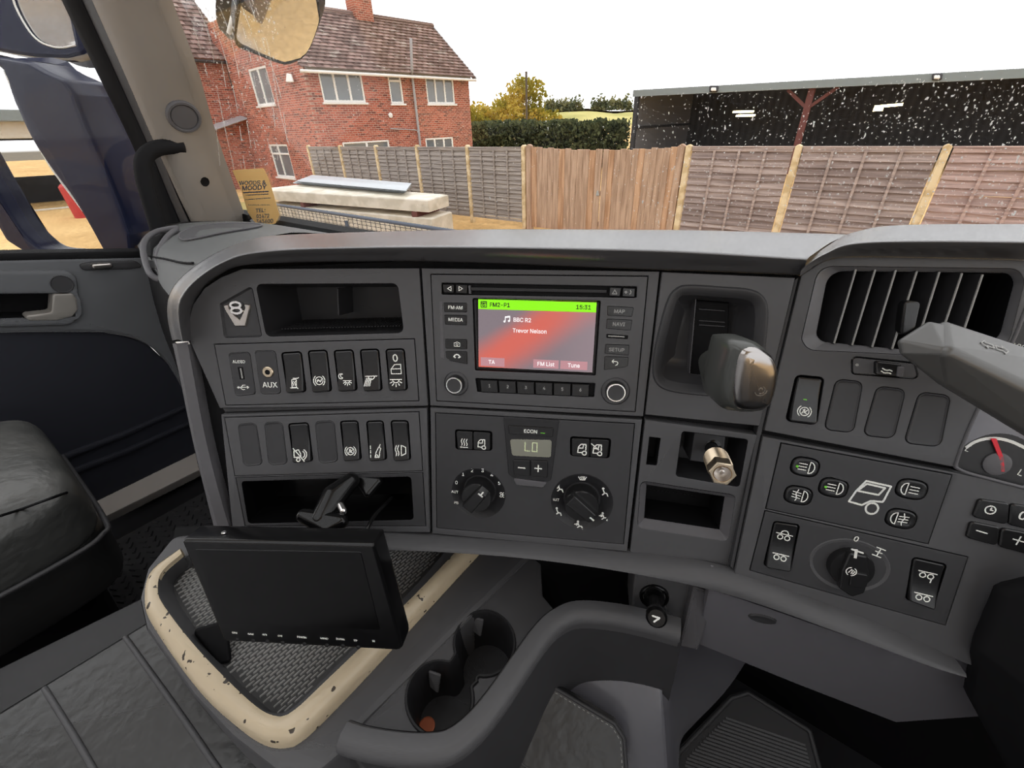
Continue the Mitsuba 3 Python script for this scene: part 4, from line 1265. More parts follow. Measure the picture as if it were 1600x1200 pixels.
dash('coin_tray', tray(PG.off(-0.0088), tr_i, 0.045, 0.003), 'matt_black', label='small black open tray')
dash('tray_lip', slab(PG, PG.q([(1012, 808), (1122, 825), (1121, 838), (1011, 821)], -0.012), -0.03, -0.012, 0.001), 'dash_plastic')
pts_ = []
for i in range(14):
    for j in range(7):
        c = PG.uv(1020 + 6.5 * i + 0, 762 + 6.5 * j + 0.9 * i)
        pts_.append(loft(PG, c + 0.0011 * np.array([(-1, 0), (0, -1), (1, 0), (0, 1)]), [(0, -0.0535), (0.0005, -0.0525)]))
dash('tray_studs', join(pts_), 'panel_black', False, kind='stuff', label='small studs on the tray mat')
R_up = [(1252, 430), (1265, 421), (1287, 407), (1325, 399), (1660, 404), (1660, 480), (1605, 478), (1577, 545), (1528, 638), (1497, 716), (1500, 732), (1194, 673)]
vent_o = q2(PR, [(1300, 423), (1588, 426), (1595, 441), (1570, 534), (1413, 547), (1288, 535), (1280, 524)], [0.012, 0.01, 0.01, 0.01, 0.002, 0.01, 0.008], 6)
vent_b = q2(PR, [(1279, 416), (1592, 420), (1601, 440), (1575, 541), (1413, 554), (1262, 547), (1252, 530)], [0.012, 0.01, 0.01, 0.01, 0.002, 0.012, 0.008], 6)
sw_q = [(1245, 587), (1287, 591), (1275, 663), (1229, 657)]
bl_q = [[(1307, 593), (1348, 597), (1333, 676), (1288, 671)], [(1371, 604), (1415, 609), (1396, 685), (1349, 680)], [(1437, 613), (1485, 619), (1469, 698), (1413, 692)]]
sw_h = q2(PR, sw_q, 0.004)
bl_h = [q2(PR, b, 0.006) for b in bl_q]
piece('vent_frame', PR, R_up, 0, holes=[vent_b, grow(sw_h, 0.0008)] + [grow(b, 0.0004) for b in bl_h])
light_q = PR.q([(1221, 693), (1487, 742.5), (1450, 849.5), (1197, 794.5)])
low_q2 = PR.q([(1196, 798.5), (1512, 871), (1477, 977), (1172, 891)])
piece('lights_frame', PR, [(1192, 682), (1500, 740), (1660, 776), (1660, 1092), (1490, 1030), (1150, 906), (1148, 895)], 0, holes=[grow(light_q, 0.0006), grow(low_q2, 0.0006)])
piece('step_edge', PR, [(1243, 438), (1251, 431), (1193, 674), (1191, 682), (1147, 893), (1142, 888), (1185, 670)], 0, -0.02, -0.003, mt='dash_dark')
# --- backing behind all joints, open where pockets go in
bq = lambda pl, q: grow(pl.q(q) if not isinstance(q, np.ndarray) else q, 0.001)
piece('backing', PLf, [(290, 540), (300, 470), (372, 418), (680, 405), (690, 850), (352, 830)], 0, -0.02, -0.011, mt='matt_black', holes=[grow(slot, 0.001), grow(binr, 0.001)])
c_ = [PC.q(x) for x in ([(1066, 674), (1169, 687), (1155, 761), (1056, 744)], [(1001, 751.6), (1149.6, 774), (1137.7, 846), (996, 824)], [(1013, 681), (1034, 683), (1028, 729), (1008, 727)], [(1050, 440), (1200, 448), (1190, 630), (1022, 612)])]
piece('backing', PC, [(672, 405), (1245, 420), (1150, 905), (980, 872), (676, 840)], 0, -0.02, -0.0125, mt='matt_black', holes=[grow(x, 0.003) for x in c_])
piece('backing', PR, [(1240, 425), (1290, 400), (1660, 395), (1660, 1095), (1490, 1030), (1150, 908)], 0, -0.02, -0.0125, mt='matt_black', holes=[grow(vent_o, 0.001)])
# lip along the bottom
lipU = [(362, 830), (480, 832), (600, 833), (675, 836), (830, 848), (980, 864), (1150, 896), (1330, 958), (1440, 1005), (1492, 1029)]
lipL = [(370, 850), (480, 851), (600, 854), (700, 857), (828, 866), (984, 890), (1120, 921), (1300, 982), (1430, 1026), (1490, 1040)]
pl3 = lambda x: PLf if x < 673 else (PC if x < 1150 else PR)
cu = resample(spline([pl3(x).px(x, y, 0.0) for x, y in lipU], 8), 80)
cl = resample(spline([pl3(x).px(x, y, 0.004) for x, y in lipL], 8), 80)
nn_ = np.array([-0.2, -0.9, 0.25])
dash('bottom_lip', grid(np.array([cu - nn_ * 0.01, cu + nn_ * 0.002, cu * 0.7 + cl * 0.3 + nn_ * 0.016, cu * 0.35 + cl * 0.65 + nn_ * 0.017, cl + nn_ * 0.004, cl - nn_ * 0.02 + [0, 0, 0.004], cl - nn_ * 0.2])), 'dash_plastic', 45, label='rounded lip along the bottom of the dash')

# --- shell at the far left end of the dash top
tA = [(214, 384, 1.42), (232, 362, 1.38), (262, 350, 1.34), (300, 346, 1.3), (370, 346, 1.22), (430, 351, 1.12), (500, 365, 1.0)]
tB = [(222, 398, 1.25), (240, 402, 1.12), (262, 406, 1.0), (290, 412, 0.88), (318, 410, 0.78), (345, 398, 0.72), (385, 382, 0.70)]
tC = [(226, 408, 1.24), (241, 425, 1.11), (252, 446, 1.0), (270, 470, 0.88), (282, 500, 0.8), (300, 530, 0.76), (330, 560, 0.74)]
tD = [(240, 470, 1.3), (255, 520, 1.2), (275, 570, 1.1), (290, 620, 1.0), (310, 680, 0.95), (330, 720, 0.9), (350, 750, 0.9)]
cv = [resample(spline([at(*p) for p in t], 6), 40) for t in (tA, tB, tC, tD)]
dash('left_shell', grid([cv[0] + TFv * 0.15 - Z * 0.05, cv[0], cv[0] * 0.6 + cv[1] * 0.4 + Z * 0.01, cv[0] * 0.15 + cv[1] * 0.85 + Z * 0.008, cv[1] * 0.97 + cv[2] * 0.03, cv[2]]), 'shell_trim', 35, label='grey shell at the left end of the dash top')
dash('left_underside', grid([cv[2], cv[3]]), 'matt_black', True)
SHM = grid([cv[0], cv[0] * 0.6 + cv[1] * 0.4 + Z * 0.01, cv[0] * 0.15 + cv[1] * 0.85 + Z * 0.008, cv[1] * 0.97 + cv[2] * 0.03, cv[2]])
lpx = spline([(281, 373), (286, 364), (310, 356), (350, 351.5), (390, 351.5), (410, 354), (392, 359), (350, 366), (312, 374), (290, 377.5)], 4, closed=True)
lh = [hit(SHM, x, y) for x, y in lpx]
lv = np.array([p + 0.004 * Z for p, n in lh])
lf_ = cap([ccw(lpx)]) if np.allclose(ccw(lpx), lpx) else len(lpx) - 1 - cap([ccw(lpx)])
dash('speaker_lens', trimesh.Trimesh(np.vstack([lv, lv - 0.01 * Z]), np.vstack([lf_] + [[[k, (k + 1) % len(lv), len(lv) + k], [(k + 1) % len(lv), len(lv) + (k + 1) % len(lv), len(lv) + k]] for k in range(len(lv))]), process=False), 'dash_plastic', False, label='lens shaped speaker cover')
dash('lens_rim', tube(lv, 0.0022, 6, closed=True), 'dash_light', True)
dash('shell_joint', tube(cv[1][4:30] + Z * 0.002 - TFv * 0.002, 0.0022, 6), 'matt_black', True)
sl = spline([(276, 357), (248, 361), (231, 371), (224, 385), (226, 405), (235, 428), (251, 437), (252, 424), (246, 404), (250, 388), (262, 370)], 5, closed=True)
gd = lambda x, y: 1.06 + 0.12 * min(max((430 - y) / 70, 0), 1)
dash('grip_rim', tube([at(x, y, gd(x, y)) for x, y in sl], 0.0075, 10, closed=True), 'dash_light', True, label='grey rim of the grip opening')
dash('grip_opening', hull([at(258, 366, 1.2), at(237, 376, 1.2), at(231, 392, 1.19), at(240, 404, 1.14), at(246, 388, 1.17)], 0.006), 'matt_black', True, label='black grip opening')
dash('grip_panel', hull([at(232, 410, 1.13), at(246, 412, 1.12), at(250, 432, 1.08), at(240, 430, 1.09)], 0.006), 'dash_dark', True)
dash('clip', hull([at(238, 421, 1.085), at(247, 423, 1.07), at(248, 429, 1.065), at(240, 428, 1.08)], 0.004), 'gloss_black', True)

# ================================================================ switches
def rocker(pl, q, label, parent, icons=(), tilt=0.10, name='rocker_switch', print_h=0.0026, led=None, both=False):
    ring = q2(pl, q, 0.0035)
    c = ring.mean(0)
    gap = add('well', tray(pl, ring, 0.012, 0.0003), 'matt_black', parent=parent)
    body = inset(ccw(ring), 0.0009)
    hgt = np.ptp(body[:, 1])
    bend = lambda uv: -tilt * (uv[:, 1] - c[1]) + 0.0024 * ((uv[:, 1] - c[1]) / (0.5 * hgt)) ** 2 - 0.0012
    m = loft(pl, body, [(0, -0.010), (0, 0.0002), (0.0006, 0.0014), (0.0016, 0.002)])
    m = trimesh.Trimesh(*trimesh.remesh.subdivide_to_size(m.vertices, m.faces, 0.005), process=True)
    uv = np.stack([(m.vertices - pl.o) @ pl.u, (m.vertices - pl.o) @ pl.v], 1)
    m.vertices = m.vertices + bend(uv)[:, None] * pl.n
    k = add(name, m, 'switch_black', 30, parent=parent)
    P = pl.off(0.0)
    for (x, y, size, lines, wd, fill) in icons:
        cc = pl.uv(x, y, 0.003)
        m = draw(pl, cc, size, lines, wd, 0.0, 0.0, fill)
        uv = np.stack([(m.vertices - pl.o) @ pl.u, (m.vertices - pl.o) @ pl.v], 1)
        m.vertices = pl.w(uv, (m.vertices - pl.o) @ pl.n + 0.00235 + bend(uv))
        add('icon', m, 'print_white', parent=k, label='white symbol')
    if led is not None:
        cc = pl.uv(*led, 0.003)
        m = flat(pl, sbox(cc[0] - 0.0016, cc[1] - 0.0005, cc[0] + 0.0016, cc[1] + 0.0005), 0, 0.0003)
        uv = np.stack([(m.vertices - pl.o) @ pl.u, (m.vertices - pl.o) @ pl.v], 1)
        m.vertices = pl.w(uv, 0.0025 + bend(uv))
        add('led', m, 'led_green', parent=k, label='small green light')
    return k


mat('led_green', lin(120, 220, 60), 0.5)


def blank(pl, q, parent, r=0.0055):
    ring = q2(pl, q, r)
    add('blank_cover', loft(pl, ring, [(0, -0.008), (0, -0.0002), (0.0006, 0.0006), (0.0014, 0.0002), (0.0022, -0.0003)]), 'dash_dark', 35, parent=parent)


wave = lambda x, y, h: LineString([(x + 0.05 * math.sin(t * 6.3 * 1.2), y + (t - 0.5) * h) for t in np.linspace(0, 1, 9)])
I_MIR = [ln((-0.2, -0.45), (-0.2, 0.3), (0.25, 0.3), (0.25, -0.45), (-0.2, -0.45)), ln((-0.05, 0.42), (0.4, 0.42), (0.5, 0.5)), ln((-0.35, -0.5), (0.3, -0.5), (0.4, -0.58)), wave(-0.08, -0.08, 0.4), wave(0.12, -0.08, 0.4)]
BR = [circ(0, 0, 0.3), arc(0, 0, 0.45, 130, 230), arc(0, 0, 0.45, -50, 50)]
I_ABS = BR + [ln((-0.17, -0.1), (-0.08, 0.1), (0.08, -0.1), (0.17, 0.1)), ln((-0.17, 0.0), (0.17, 0))]
I_ASR = BR + [ln((-0.15, -0.15), (0.0, 0.18), (0.0, -0.1), (0.18, 0.12)), ln((-0.1, 0.12), (0.15, -0.15))]
LAMP = [arc(0, 0.1, 0.26, 180, 360), ln((-0.45, 0.1), (0.45, 0.1))]
I_LAMP = LAMP + [ln((0.33 * math.cos(a), 0.05 + 0.33 * math.sin(a)), (0.5 * math.cos(a), 0.05 + 0.5 * math.sin(a))) for a in np.radians([205, 235, 270, 305, 335])]
I_MOON = [affinity.translate(affinity.scale(l, 0.7, 0.7, origin=(0, 0)), 0.12, -0.12) for l in I_LAMP] + [arc(-0.35, 0.3, 0.2, 60, 300), arc(-0.25, 0.33, 0.14, 80, 280)]
I_READ = [affinity.translate(l, 0.08, 0.15) for l in LAMP] + [ln((-0.3 + 0.12 * i, 0.1 - 0.1 * i * 0), (-0.5 + 0.14 * i, -0.5)) for i in range(4)]
I_CAB = [ln((-0.45, -0.45), (-0.45, 0.0), (-0.1, 0.4), (0.45, 0.4), (0.45, -0.45), (-0.45, -0.45)), ln((-0.45, 0.0), (0.45, 0.0))]
I_NOHORN = [ln((-0.5, 0.45), (0.3, -0.5)), ln((-0.45, -0.2), (-0.45, 0.25), (-0.1, 0.35), (0.05, 0.05), (0.05, -0.2), (-0.45, -0.2)), circ(-0.15, -0.38, 0.13), arc(0.1, 0, 0.25, -60, 60), arc(0.1, 0, 0.4, -60, 60)]
I_LANE = [ln((-0.4, -0.5), (-0.4, -0.3)), ln((-0.4, -0.15), (-0.4, 0.05)), ln((-0.4, 0.2), (-0.4, 0.45)), ln((-0.05, -0.5), (0.3, -0.5), (0.35, -0.1), (0.45, 0.2), (0.3, 0.35), (0.05, -0.1), (-0.05, -0.5)), circ(0.1, -0.4, 0.1), ln((0.35, 0.35), (0.42, 0.55))]
I_WORK = [ln((0.05, 0.4), (0.05, -0.4), (0.4, -0.25), (0.4, 0.25), (0.05, 0.4))] + [wave(-0.2, 0.0, 0.8), wave(-0.38, 0.0, 0.8)]
P1 = thing('switch_panel', 'upper switch panel with audio sockets and five rocker switches under the storage slot', 'switch panel')
holes1 = [[(357, 552), (390, 550), (399.5, 616), (368, 619)], [(398, 548), (430, 548), (439, 615), (408, 616)], [(439, 551), (471, 549), (478.5, 612), (449, 614.5)], [(480.6, 548), (511, 546.5), (518.5, 611), (489, 613.5)],
          [(521, 547.5), (552, 546), (558.5, 610), (529.5, 612)], [(562, 546), (592, 545), (597.5, 610), (569, 611.5)], [(602, 545.5), (632, 544.5), (637, 609.5), (608.5, 611)]]
add('plate', slab(PLf, sp1, -0.010, 0.0, 0.0008, [grow(q2(PLf, q, 0.0035), 0.0001) for q in holes1]), 'dash_plastic', 35, parent=P1)
k = add('usb_socket', loft(PLf, q2(PLf, holes1[0], 0.004), [(0, -0.006), (0, 0.0002), (0.0007, 0.0008), (0.0014, 0.0003)]), 'dash_dark', 35, parent=P1, label='socket plate with a slot marked AUDIO')
c = PLf.uv(377.5, 583)
add('port', flat(PLf, sbox(c[0] - 0.0028, c[1] - 0.0072, c[0] + 0.0028, c[1] + 0.0072), 0.0003, 0.0008), 'matt_black', parent=k)
add('port_tongue', flat(PLf, sbox(c[0] - 0.0004, c[1] - 0.006, c[0] + 0.0014, c[1] + 0.006), 0.0008, 0.0012), 'print_grey', parent=k)
add('lettering', text(PLf, 'AUDIO', PLf.uv(373.5, 565), 0.0032, -0.03, 0.0006, True), 'print_white', parent=k)
add('icon', draw(PLf, PLf.uv(380.5, 605), 0.013, [ln((-0.5, 0), (0.5, 0)), ln((0.5, 0), (0.35, 0.1)), ln((0.5, 0), (0.35, -0.1)), ln((-0.2, 0), (0, 0.2), (0.2, 0.2)), ln((-0.3, 0), (-0.1, -0.2), (0.1, -0.2))], 0.07, 0, 0.0006, [Point(-0.45, 0).buffer(0.1)]), 'print_white', parent=k)
k = add('aux_socket', loft(PLf, q2(PLf, holes1[1], 0.004), [(0, -0.006), (0, 0.0002), (0.0007, 0.0008), (0.0014, 0.0003)]), 'dash_dark', 35, parent=P1, label='socket plate with a brass ring marked AUX')
add('socket_ring', lathe(PLf, PLf.uv(419.5, 581), [(0.0063, 0), (0.0063, 0.0016), (0.0055, 0.0022), (0.003, 0.0022), (0.0026, 0.001)], 28), 'brass', 30, parent=k, label='brass socket ring')
add('socket_hole', lathe(PLf, PLf.uv(419.5, 581), [(0.003, 0.0018), (0, 0.0016)], 20), 'matt_black', parent=k)
add('lettering', text(PLf, 'AUX', PLf.uv(422, 601), 0.006, -0.03, 0.0006, True), 'print_white', parent=k)
rocker(PLf, holes1[2], None, P1, [(459, 598, 0.0115, I_MIR, 0.09, ())])
rocker(PLf, holes1[3], None, P1, [(498.5, 595, 0.0145, I_ABS, 0.07, ())])
rocker(PLf, holes1[4], None, P1, [(540, 594, 0.0145, I_MOON, 0.07, ())])
rocker(PLf, holes1[5], None, P1, [(578.5, 593, 0.0145, I_READ, 0.08, ())])
rocker(PLf, holes1[6], None, P1, [(616.5, 560, 0.009, [affinity.scale(circ(0, 0, 0.42), 0.6, 1)], 0.16, ()), (618, 577, 0.0125, I_CAB, 0.08, ()), (618.5, 595, 0.0145, I_LAMP, 0.08, ())])
P2 = thing('switch_panel', 'lower switch panel with three blank covers and four rocker switches above the black bin', 'switch panel')
holes2 = [[(371.6, 663), (400, 660.5), (410, 726), (381, 729)], [(413, 660.5), (441, 659), (449, 725), (420, 727)], [(450, 662), (482, 660), (489, 720.5), (458.5, 722.5)], [(492, 659), (522, 657), (528, 721), (499, 725)],
          [(531, 658), (559.5, 657), (565, 718), (538, 720)], [(572, 658), (599, 657), (604.5, 718), (577.5, 720)], [(610, 657), (638, 657), (642, 718), (616, 720)]]
add('plate', slab(PLf, sp2_, -0.010, 0.0, 0.0008, [grow(q2(PLf, q, 0.0035 if i in (2, 4, 5, 6) else 0.0055), 0.0001) for i, q in enumerate(holes2)]), 'dash_plastic', 35, parent=P2)
for i in (0, 1, 3):
    blank(PLf, holes2[i], P2)
rocker(PLf, holes2[2], None, P2, [(469, 710, 0.016, I_NOHORN, 0.08, ())])
rocker(PLf, holes2[4], None, P2, [(547.5, 705, 0.0145, I_ASR, 0.07, ())])
rocker(PLf, holes2[5], None, P2, [(586.5, 705, 0.0145, I_LANE, 0.08, ())])
rocker(PLf, holes2[6], None, P2, [(626, 704, 0.015, I_WORK, 0.08, ())])
# badge
vb = lambda s: affinity.translate(affinity.scale(s, 0.03, 0.03, origin=(0, 0)), *PLf.uv(371.5, 492))
V8 = Polygon([(-0.5, 0.36), (-0.28, 0.4), (-0.3, 0.26), (-0.22, 0.12), (0, -0.2), (0.22, 0.12), (0.3, 0.26), (0.28, 0.4), (0.5, 0.36), (0.46, 0.18), (0.2, -0.42), (-0.2, -0.42), (-0.46, 0.18)])
e8 = unary_union([affinity.translate(affinity.scale(circ(0, 0, 0.13), 1.45, 0.8), 0, y).buffer(0.04) for y in (0.16, 0.36)])
bk = thing('engine_badge', 'chrome V8 badge in the tray left of the storage slot', 'badge')
add('emblem', loft(PLf.off(-0.003), np.array(vb(V8).exterior.coords)[:-1], [(0, 0), (0, 0.0016), (0.0008, 0.0026)]), 'satin_metal', False, parent=bk, label='chrome V')
g8 = vb(e8)
add('numeral', flat(PLf.off(-0.003), g8, 0.001, 0.0042), 'chrome', parent=bk, label='chrome 8')

# ================================================================ radio
RD = thing('car_radio', 'car radio with lit colour screen, buttons and two knobs in the dash centre', 'car radio')
scr = PC.q([(745.5, 468.5), (933, 472), (925, 582), (748.5, 574)])
slotq = PC.q([(690.5, 442), (995, 448), (994, 465), (690.5, 460)])
fp = add('faceplate', slab(PC, radio_q, -0.010, 0.0012, 0.0015, [q2(PC, [(739, 466.5), (938, 470.5), (930, 586), (743, 578)], 0.001), rnd(slotq, 0.001), q2(PC, [(743, 591), (930, 599), (928, 620), (746, 612)], 0.001)]), 'dash_plastic', 35, parent=RD, label='dark grey faceplate')
add('screen_bezel', loft(PC, q2(PC, [(739, 466.5), (938, 470.5), (930, 586), (743, 578)], 0.001), [(0, 0.0012), (0.001, -0.002), (0.002, -0.0022)]), 'gloss_black', 30, parent=RD)
add('slot_recess', tray(PC, rnd(slotq, 0.001), 0.003, 0.0003), 'matt_black', parent=RD)
add('preset_recess', tray(PC, q2(PC, [(743, 591), (930, 599), (928, 620), (746, 612)], 0.001), 0.003, 0.0003), 'matt_black', parent=RD)
add('disc_slot', slab(PC, PC.q([(733, 449), (948, 453), (947.5, 458), (733.5, 454)]), -0.003, -0.0002, 0.0004), 'panel_black', parent=RD, label='black disc slot bar')
add('slot_edge', slab(PC, PC.q([(732, 446), (735, 446), (736, 459), (733, 459)]), -0.003, 0.0012, 0.0003), 'dash_light', parent=RD)


def button(pl, q, parent, txt=None, tpx=None, th=0.003, h=0.0024, r=0.0008, icon=None, bold=True, mt='switch_black', h0=-0.003, colr='print_white', wd=0.1, isz=0.006, name='button'):
    ring = q2(pl, q, r, 3)
    k = add(name, loft(pl, ring, [(0, h0), (0, h - 0.0006), (0.0005, h)]), mt, 35, parent=parent)
    c = ring.mean(0) if tpx is None else pl.uv(*tpx, h)
    if txt:
        add('lettering', text(pl, txt, c, th, 0, h + 0.0002, bold), colr, parent=k)
    if icon:
        add('icon', draw(pl, c, isz, icon, wd, 0, h + 0.0002), colr, parent=k)
    return k


TRI = [ln((0.4, 0.45), (-0.4, 0), (0.4, -0.45), (0.4, 0.45))]
button(PC, [(692.6, 444), (710, 444.5), (710, 457.5), (694, 457)], RD, icon=TRI, isz=0.005, tpx=(702, 451), wd=0.16)
button(PC, [(713, 444.5), (730.5, 445), (730.5, 458.5), (713, 457.5)], RD, icon=[affinity.scale(TRI[0], -1, 1, origin=(0, 0))], isz=0.005, tpx=(720, 451), wd=0.16)
button(PC, [(952.5, 448.5), (971, 449.5), (968, 463), (951.5, 462)], RD, icon=[affinity.rotate(TRI[0], -90, origin=(0, 0))], isz=0.005, tpx=(960.5, 456), wd=0.16, colr='print_grey')
button(PC, [(973, 449.5), (992, 450.5), (991, 464), (972, 463)], RD, icon=[arc(0.1, 0, 0.4, -50, 50), ln((-0.5, 0), (-0.1, 0)), ln((-0.3, -0.2), (-0.3, 0.2))], isz=0.006, tpx=(981, 456.5), wd=0.16, colr='print_grey')
button(PC, [(694, 472.5), (730, 473), (730, 487.5), (695, 487)], RD, 'FM·AM', (711.5, 480.5), 0.0036)
button(PC, [(695, 491.5), (730, 492), (730, 508), (696, 506.6)], RD, 'MEDIA', (712, 499.5), 0.0036)
button(PC, [(696, 529), (730.4, 529.6), (730.4, 545), (697, 544)], RD, icon=[ln((-0.5, -0.35), (-0.5, 0.25), (-0.2, 0.25), (-0.1, 0.4), (0.15, 0.4), (0.25, 0.25), (0.5, 0.25), (0.5, -0.35), (-0.5, -0.35)), circ(0, -0.05, 0.18)], tpx=(714, 538), isz=0.0065)
button(PC, [(697, 548), (730.4, 548.5), (731, 568.5), (705, 563.5), (698, 558)], RD, icon=[arc(0, -0.25, 0.45, 20, 160), ln((-0.5, -0.15), (-0.25, -0.25)), ln((0.5, -0.15), (0.25, -0.25))], tpx=(714, 556), isz=0.0075, wd=0.2)
button(PC, [(949, 477.5), (990, 480), (987, 494.5), (949, 492.5)], RD, 'MAP', (968, 486.5), 0.0036, colr='print_grey')
button(PC, [(948, 497.6), (987.5, 499.5), (985, 516), (947, 513)], RD, 'NAVI', (967, 506.5), 0.0036, colr='print_grey')
button(PC, [(946, 537), (983, 538.5), (982, 554.5), (944.6, 551.6)], RD, 'SETUP', (963.5, 546.5), 0.0036, colr='print_grey')
button(PC, [(944.6, 556), (982, 557.5), (980.6, 571), (976, 573), (943.5, 577.5)], RD, icon=[arc(0.1, -0.05, 0.25, -90, 90), ln((0.1, 0.2), (-0.4, 0.2)), ln((-0.4, 0.2), (-0.2, 0.4)), ln((-0.4, 0.2), (-0.2, 0.0))], tpx=(961, 567), isz=0.008, wd=0.12)
k = button(PC, [(947, 521), (982, 523.5), (980.6, 530), (947, 528)], RD, h=0.0016, mt='matt_black', name='card_slot')
add('card_edge', slab(PC, PC.q([(950, 523.5), (976, 525), (975.5, 527), (950, 525.5)]), 0.001, 0.0022, 0.0002), 'print_grey', parent=k)
for i in range(6):
    a, b = i / 6 + 0.004, (i + 1) / 6 - 0.008
    L = lambda p, q, t: (p[0] + (q[0] - p[0]) * t, p[1] + (q[1] - p[1]) * t)
    tl, trr, bl_, br_ = (750, 593), (922, 600.5), (752, 611.5), (921, 619)
    qd = [L(tl, trr, a), L(tl, trr, b), L(bl_, br_, b), L(bl_, br_, a)]
    cx = np.mean(qd, axis=0)
    button(PC, qd, RD, str(i + 1), (cx[0], cx[1]), 0.0034, name='preset_button', colr='print_grey')
add('edge_bar', slab(PC, PC.q([(687, 471), (692, 471), (695, 561), (689, 558)]), 0.0, 0.0018, 0.0004), 'dash_light', parent=RD)
for (bx, by), (fx, fy), rb2, rf, lb in (((713, 599), (707, 604.5), 0.0145, 0.0092, 'left'), ((961.5, 611), (963.5, 615), 0.0155, 0.0098, 'right')):
    add('knob_well', lathe(PC, PC.uv(bx, by, 0.001), [(rb2, 0.0012), (rb2 - 0.0008, 0.0018), (rb2 - 0.002, 0.0005), (rb2 - 0.003, -0.002), (0, -0.002)], 48), 'dash_dark', 30, parent=RD)
    kc = PC.uv(bx + (fx - bx) * 0.5, by + (fy - by) * 0.5, 0.008)
    k = add('knob', lathe(PC, kc, [(rf + 0.0012, -0.002), (rf + 0.001, 0.008), (rf + 0.0003, 0.0095)], 48), 'switch_black', 40, parent=RD)
    add('chrome_ring', lathe(PC, kc, [(rf + 0.0003, 0.0095), (rf - 0.0002, 0.0103), (rf - 0.0012, 0.0103), (rf - 0.0015, 0.0098)], 48), 'chrome', 40, parent=k, label='chrome ring')
    add('knob_face', lathe(PC, kc, [(rf - 0.0013, 0.0099), (rf - 0.003, 0.0097), (0, 0.0096)], 48), 'dash_dark', True, parent=k)
# lit screen: its picture is emission on the flat screen
su, sv = scr[0] * 0.5 + scr[3] * 0.5, scr[2] * 0.5 + scr[3] * 0.5
x0s, x1s = (scr[0][0] + scr[3][0]) / 2, (scr[1][0] + scr[2][0]) / 2
y1s, y0s = (scr[0][1] + scr[1][1]) / 2, (scr[2][1] + scr[3][1]) / 2


def screenfn(p, n, uv):
    u, v = uv.x, uv.y
    d = u * 0.9 + (1 - v) * 0.75 + 0.06 * (mikit.fbm(u * 4, v * 4, 0, 3) - 0.5)
    red = mikit.smoothstep(0.40, 0.72, d) * mikit.smoothstep(1.2, 0.78, d) * 0.9
    c = mikit.mix(lin(128, 116, 122), lin(214, 100, 84), red)
    c = mikit.mix(c, lin(150, 130, 136), mikit.smoothstep(0.55, 1.0, u) * 0.5)
    return c


sm = flat(PC, sbox(x0s, y0s, x1s, y1s), -0.0018, -0.0012)
uvs = np.stack([((sm.vertices - PC.o) @ PC.u - x0s) / (x1s - x0s), ((sm.vertices - PC.o) @ PC.v - y0s) / (y1s - y0s)], 1)
k = add('display', sm, 'gloss_black', parent=RD, uv=uvs, label='lit display with a red and grey picture')
SCREEN_GAIN = 0.21
scene[k]['emitter'] = {'type': 'area', 'radiance': mikit.proc(lambda p, n, uv: screenfn(p, n, uv) * SCREEN_GAIN)}


def lit(nm, m, col, gain, parent, **kw):
    key = add(nm, m, 'gloss_black', parent=parent, **kw)
    scene[key]['emitter'] = {'type': 'area', 'radiance': {'type': 'rgb', 'value': [c * gain for c in col]}}
    return key


pu = lambda a, b: (x0s + (x1s - x0s) * a, y0s + (y1s - y0s) * b)
bx_ = lambda a, b, c, d: sbox(*pu(a, b), *pu(c, d))
lit('title_bar', flat(PC, bx_(0, 0.862, 1, 1), -0.0012, -0.001), lin(140, 240, 20), SCREEN_GAIN * 1.05, k, label='bright green title bar')
for a, b, c, d in ((0.02, 0.02, 0.235, 0.15), (0.49, 0.03, 0.71, 0.155), (0.725, 0.03, 0.955, 0.155)):
    lit('soft_key', flat(PC, bx_(a, b, c, d), -0.0012, -0.001), lin(186, 136, 142), SCREEN_GAIN, k)
ws_ = x1s - x0s
for s, a, b, hh, m, col in (('FM2-P1', 0.19, 0.93, 0.0042, 'd', 0), ('15:31', 0.895, 0.93, 0.0042, 'd', 0), ('BBC R2', 0.385, 0.725, 0.0042, 'w', 0), ('Trevor Nelson', 0.45, 0.57, 0.0042, 'w', 0), ('TA', 0.12, 0.085, 0.0042, 'w', 0), ('FM List', 0.6, 0.093, 0.0042, 'w', 0), ('Tune', 0.84, 0.093, 0.0042, 'w', 0)):
    tm_ = text(PC, s, pu(a, b), hh, 0, -0.0006, True, 0.95)
    if m == 'd':
        add('lettering', tm_, 'print_dark', parent=k)
    else:
        lit('lettering', tm_, lin(250, 240, 240), SCREEN_GAIN, k)
nt = [ln((-0.3, -0.3), (-0.3, 0.4), (0.4, 0.5), (0.4, -0.2)), ln((-0.3, 0.28), (0.4, 0.38))]
lit('icon', draw(PC, pu(0.255, 0.725), 0.007, nt, 0.13, 0, -0.0007, [Point(-0.42, -0.32).buffer(0.17), Point(0.28, -0.22).buffer(0.17)]), lin(255, 250, 250), SCREEN_GAIN, k)
add('icon', draw(PC, pu(0.05, 0.93), 0.0065, [ln((-0.45, -0.45), (-0.45, 0.45), (0.45, 0.45), (0.45, -0.45), (-0.45, -0.45)), ln((-0.45, 0.2), (0.45, 0.2)), arc(0, -0.1, 0.18, 60, 360)], 0.13, 0, -0.0007), 'print_dark', parent=k)

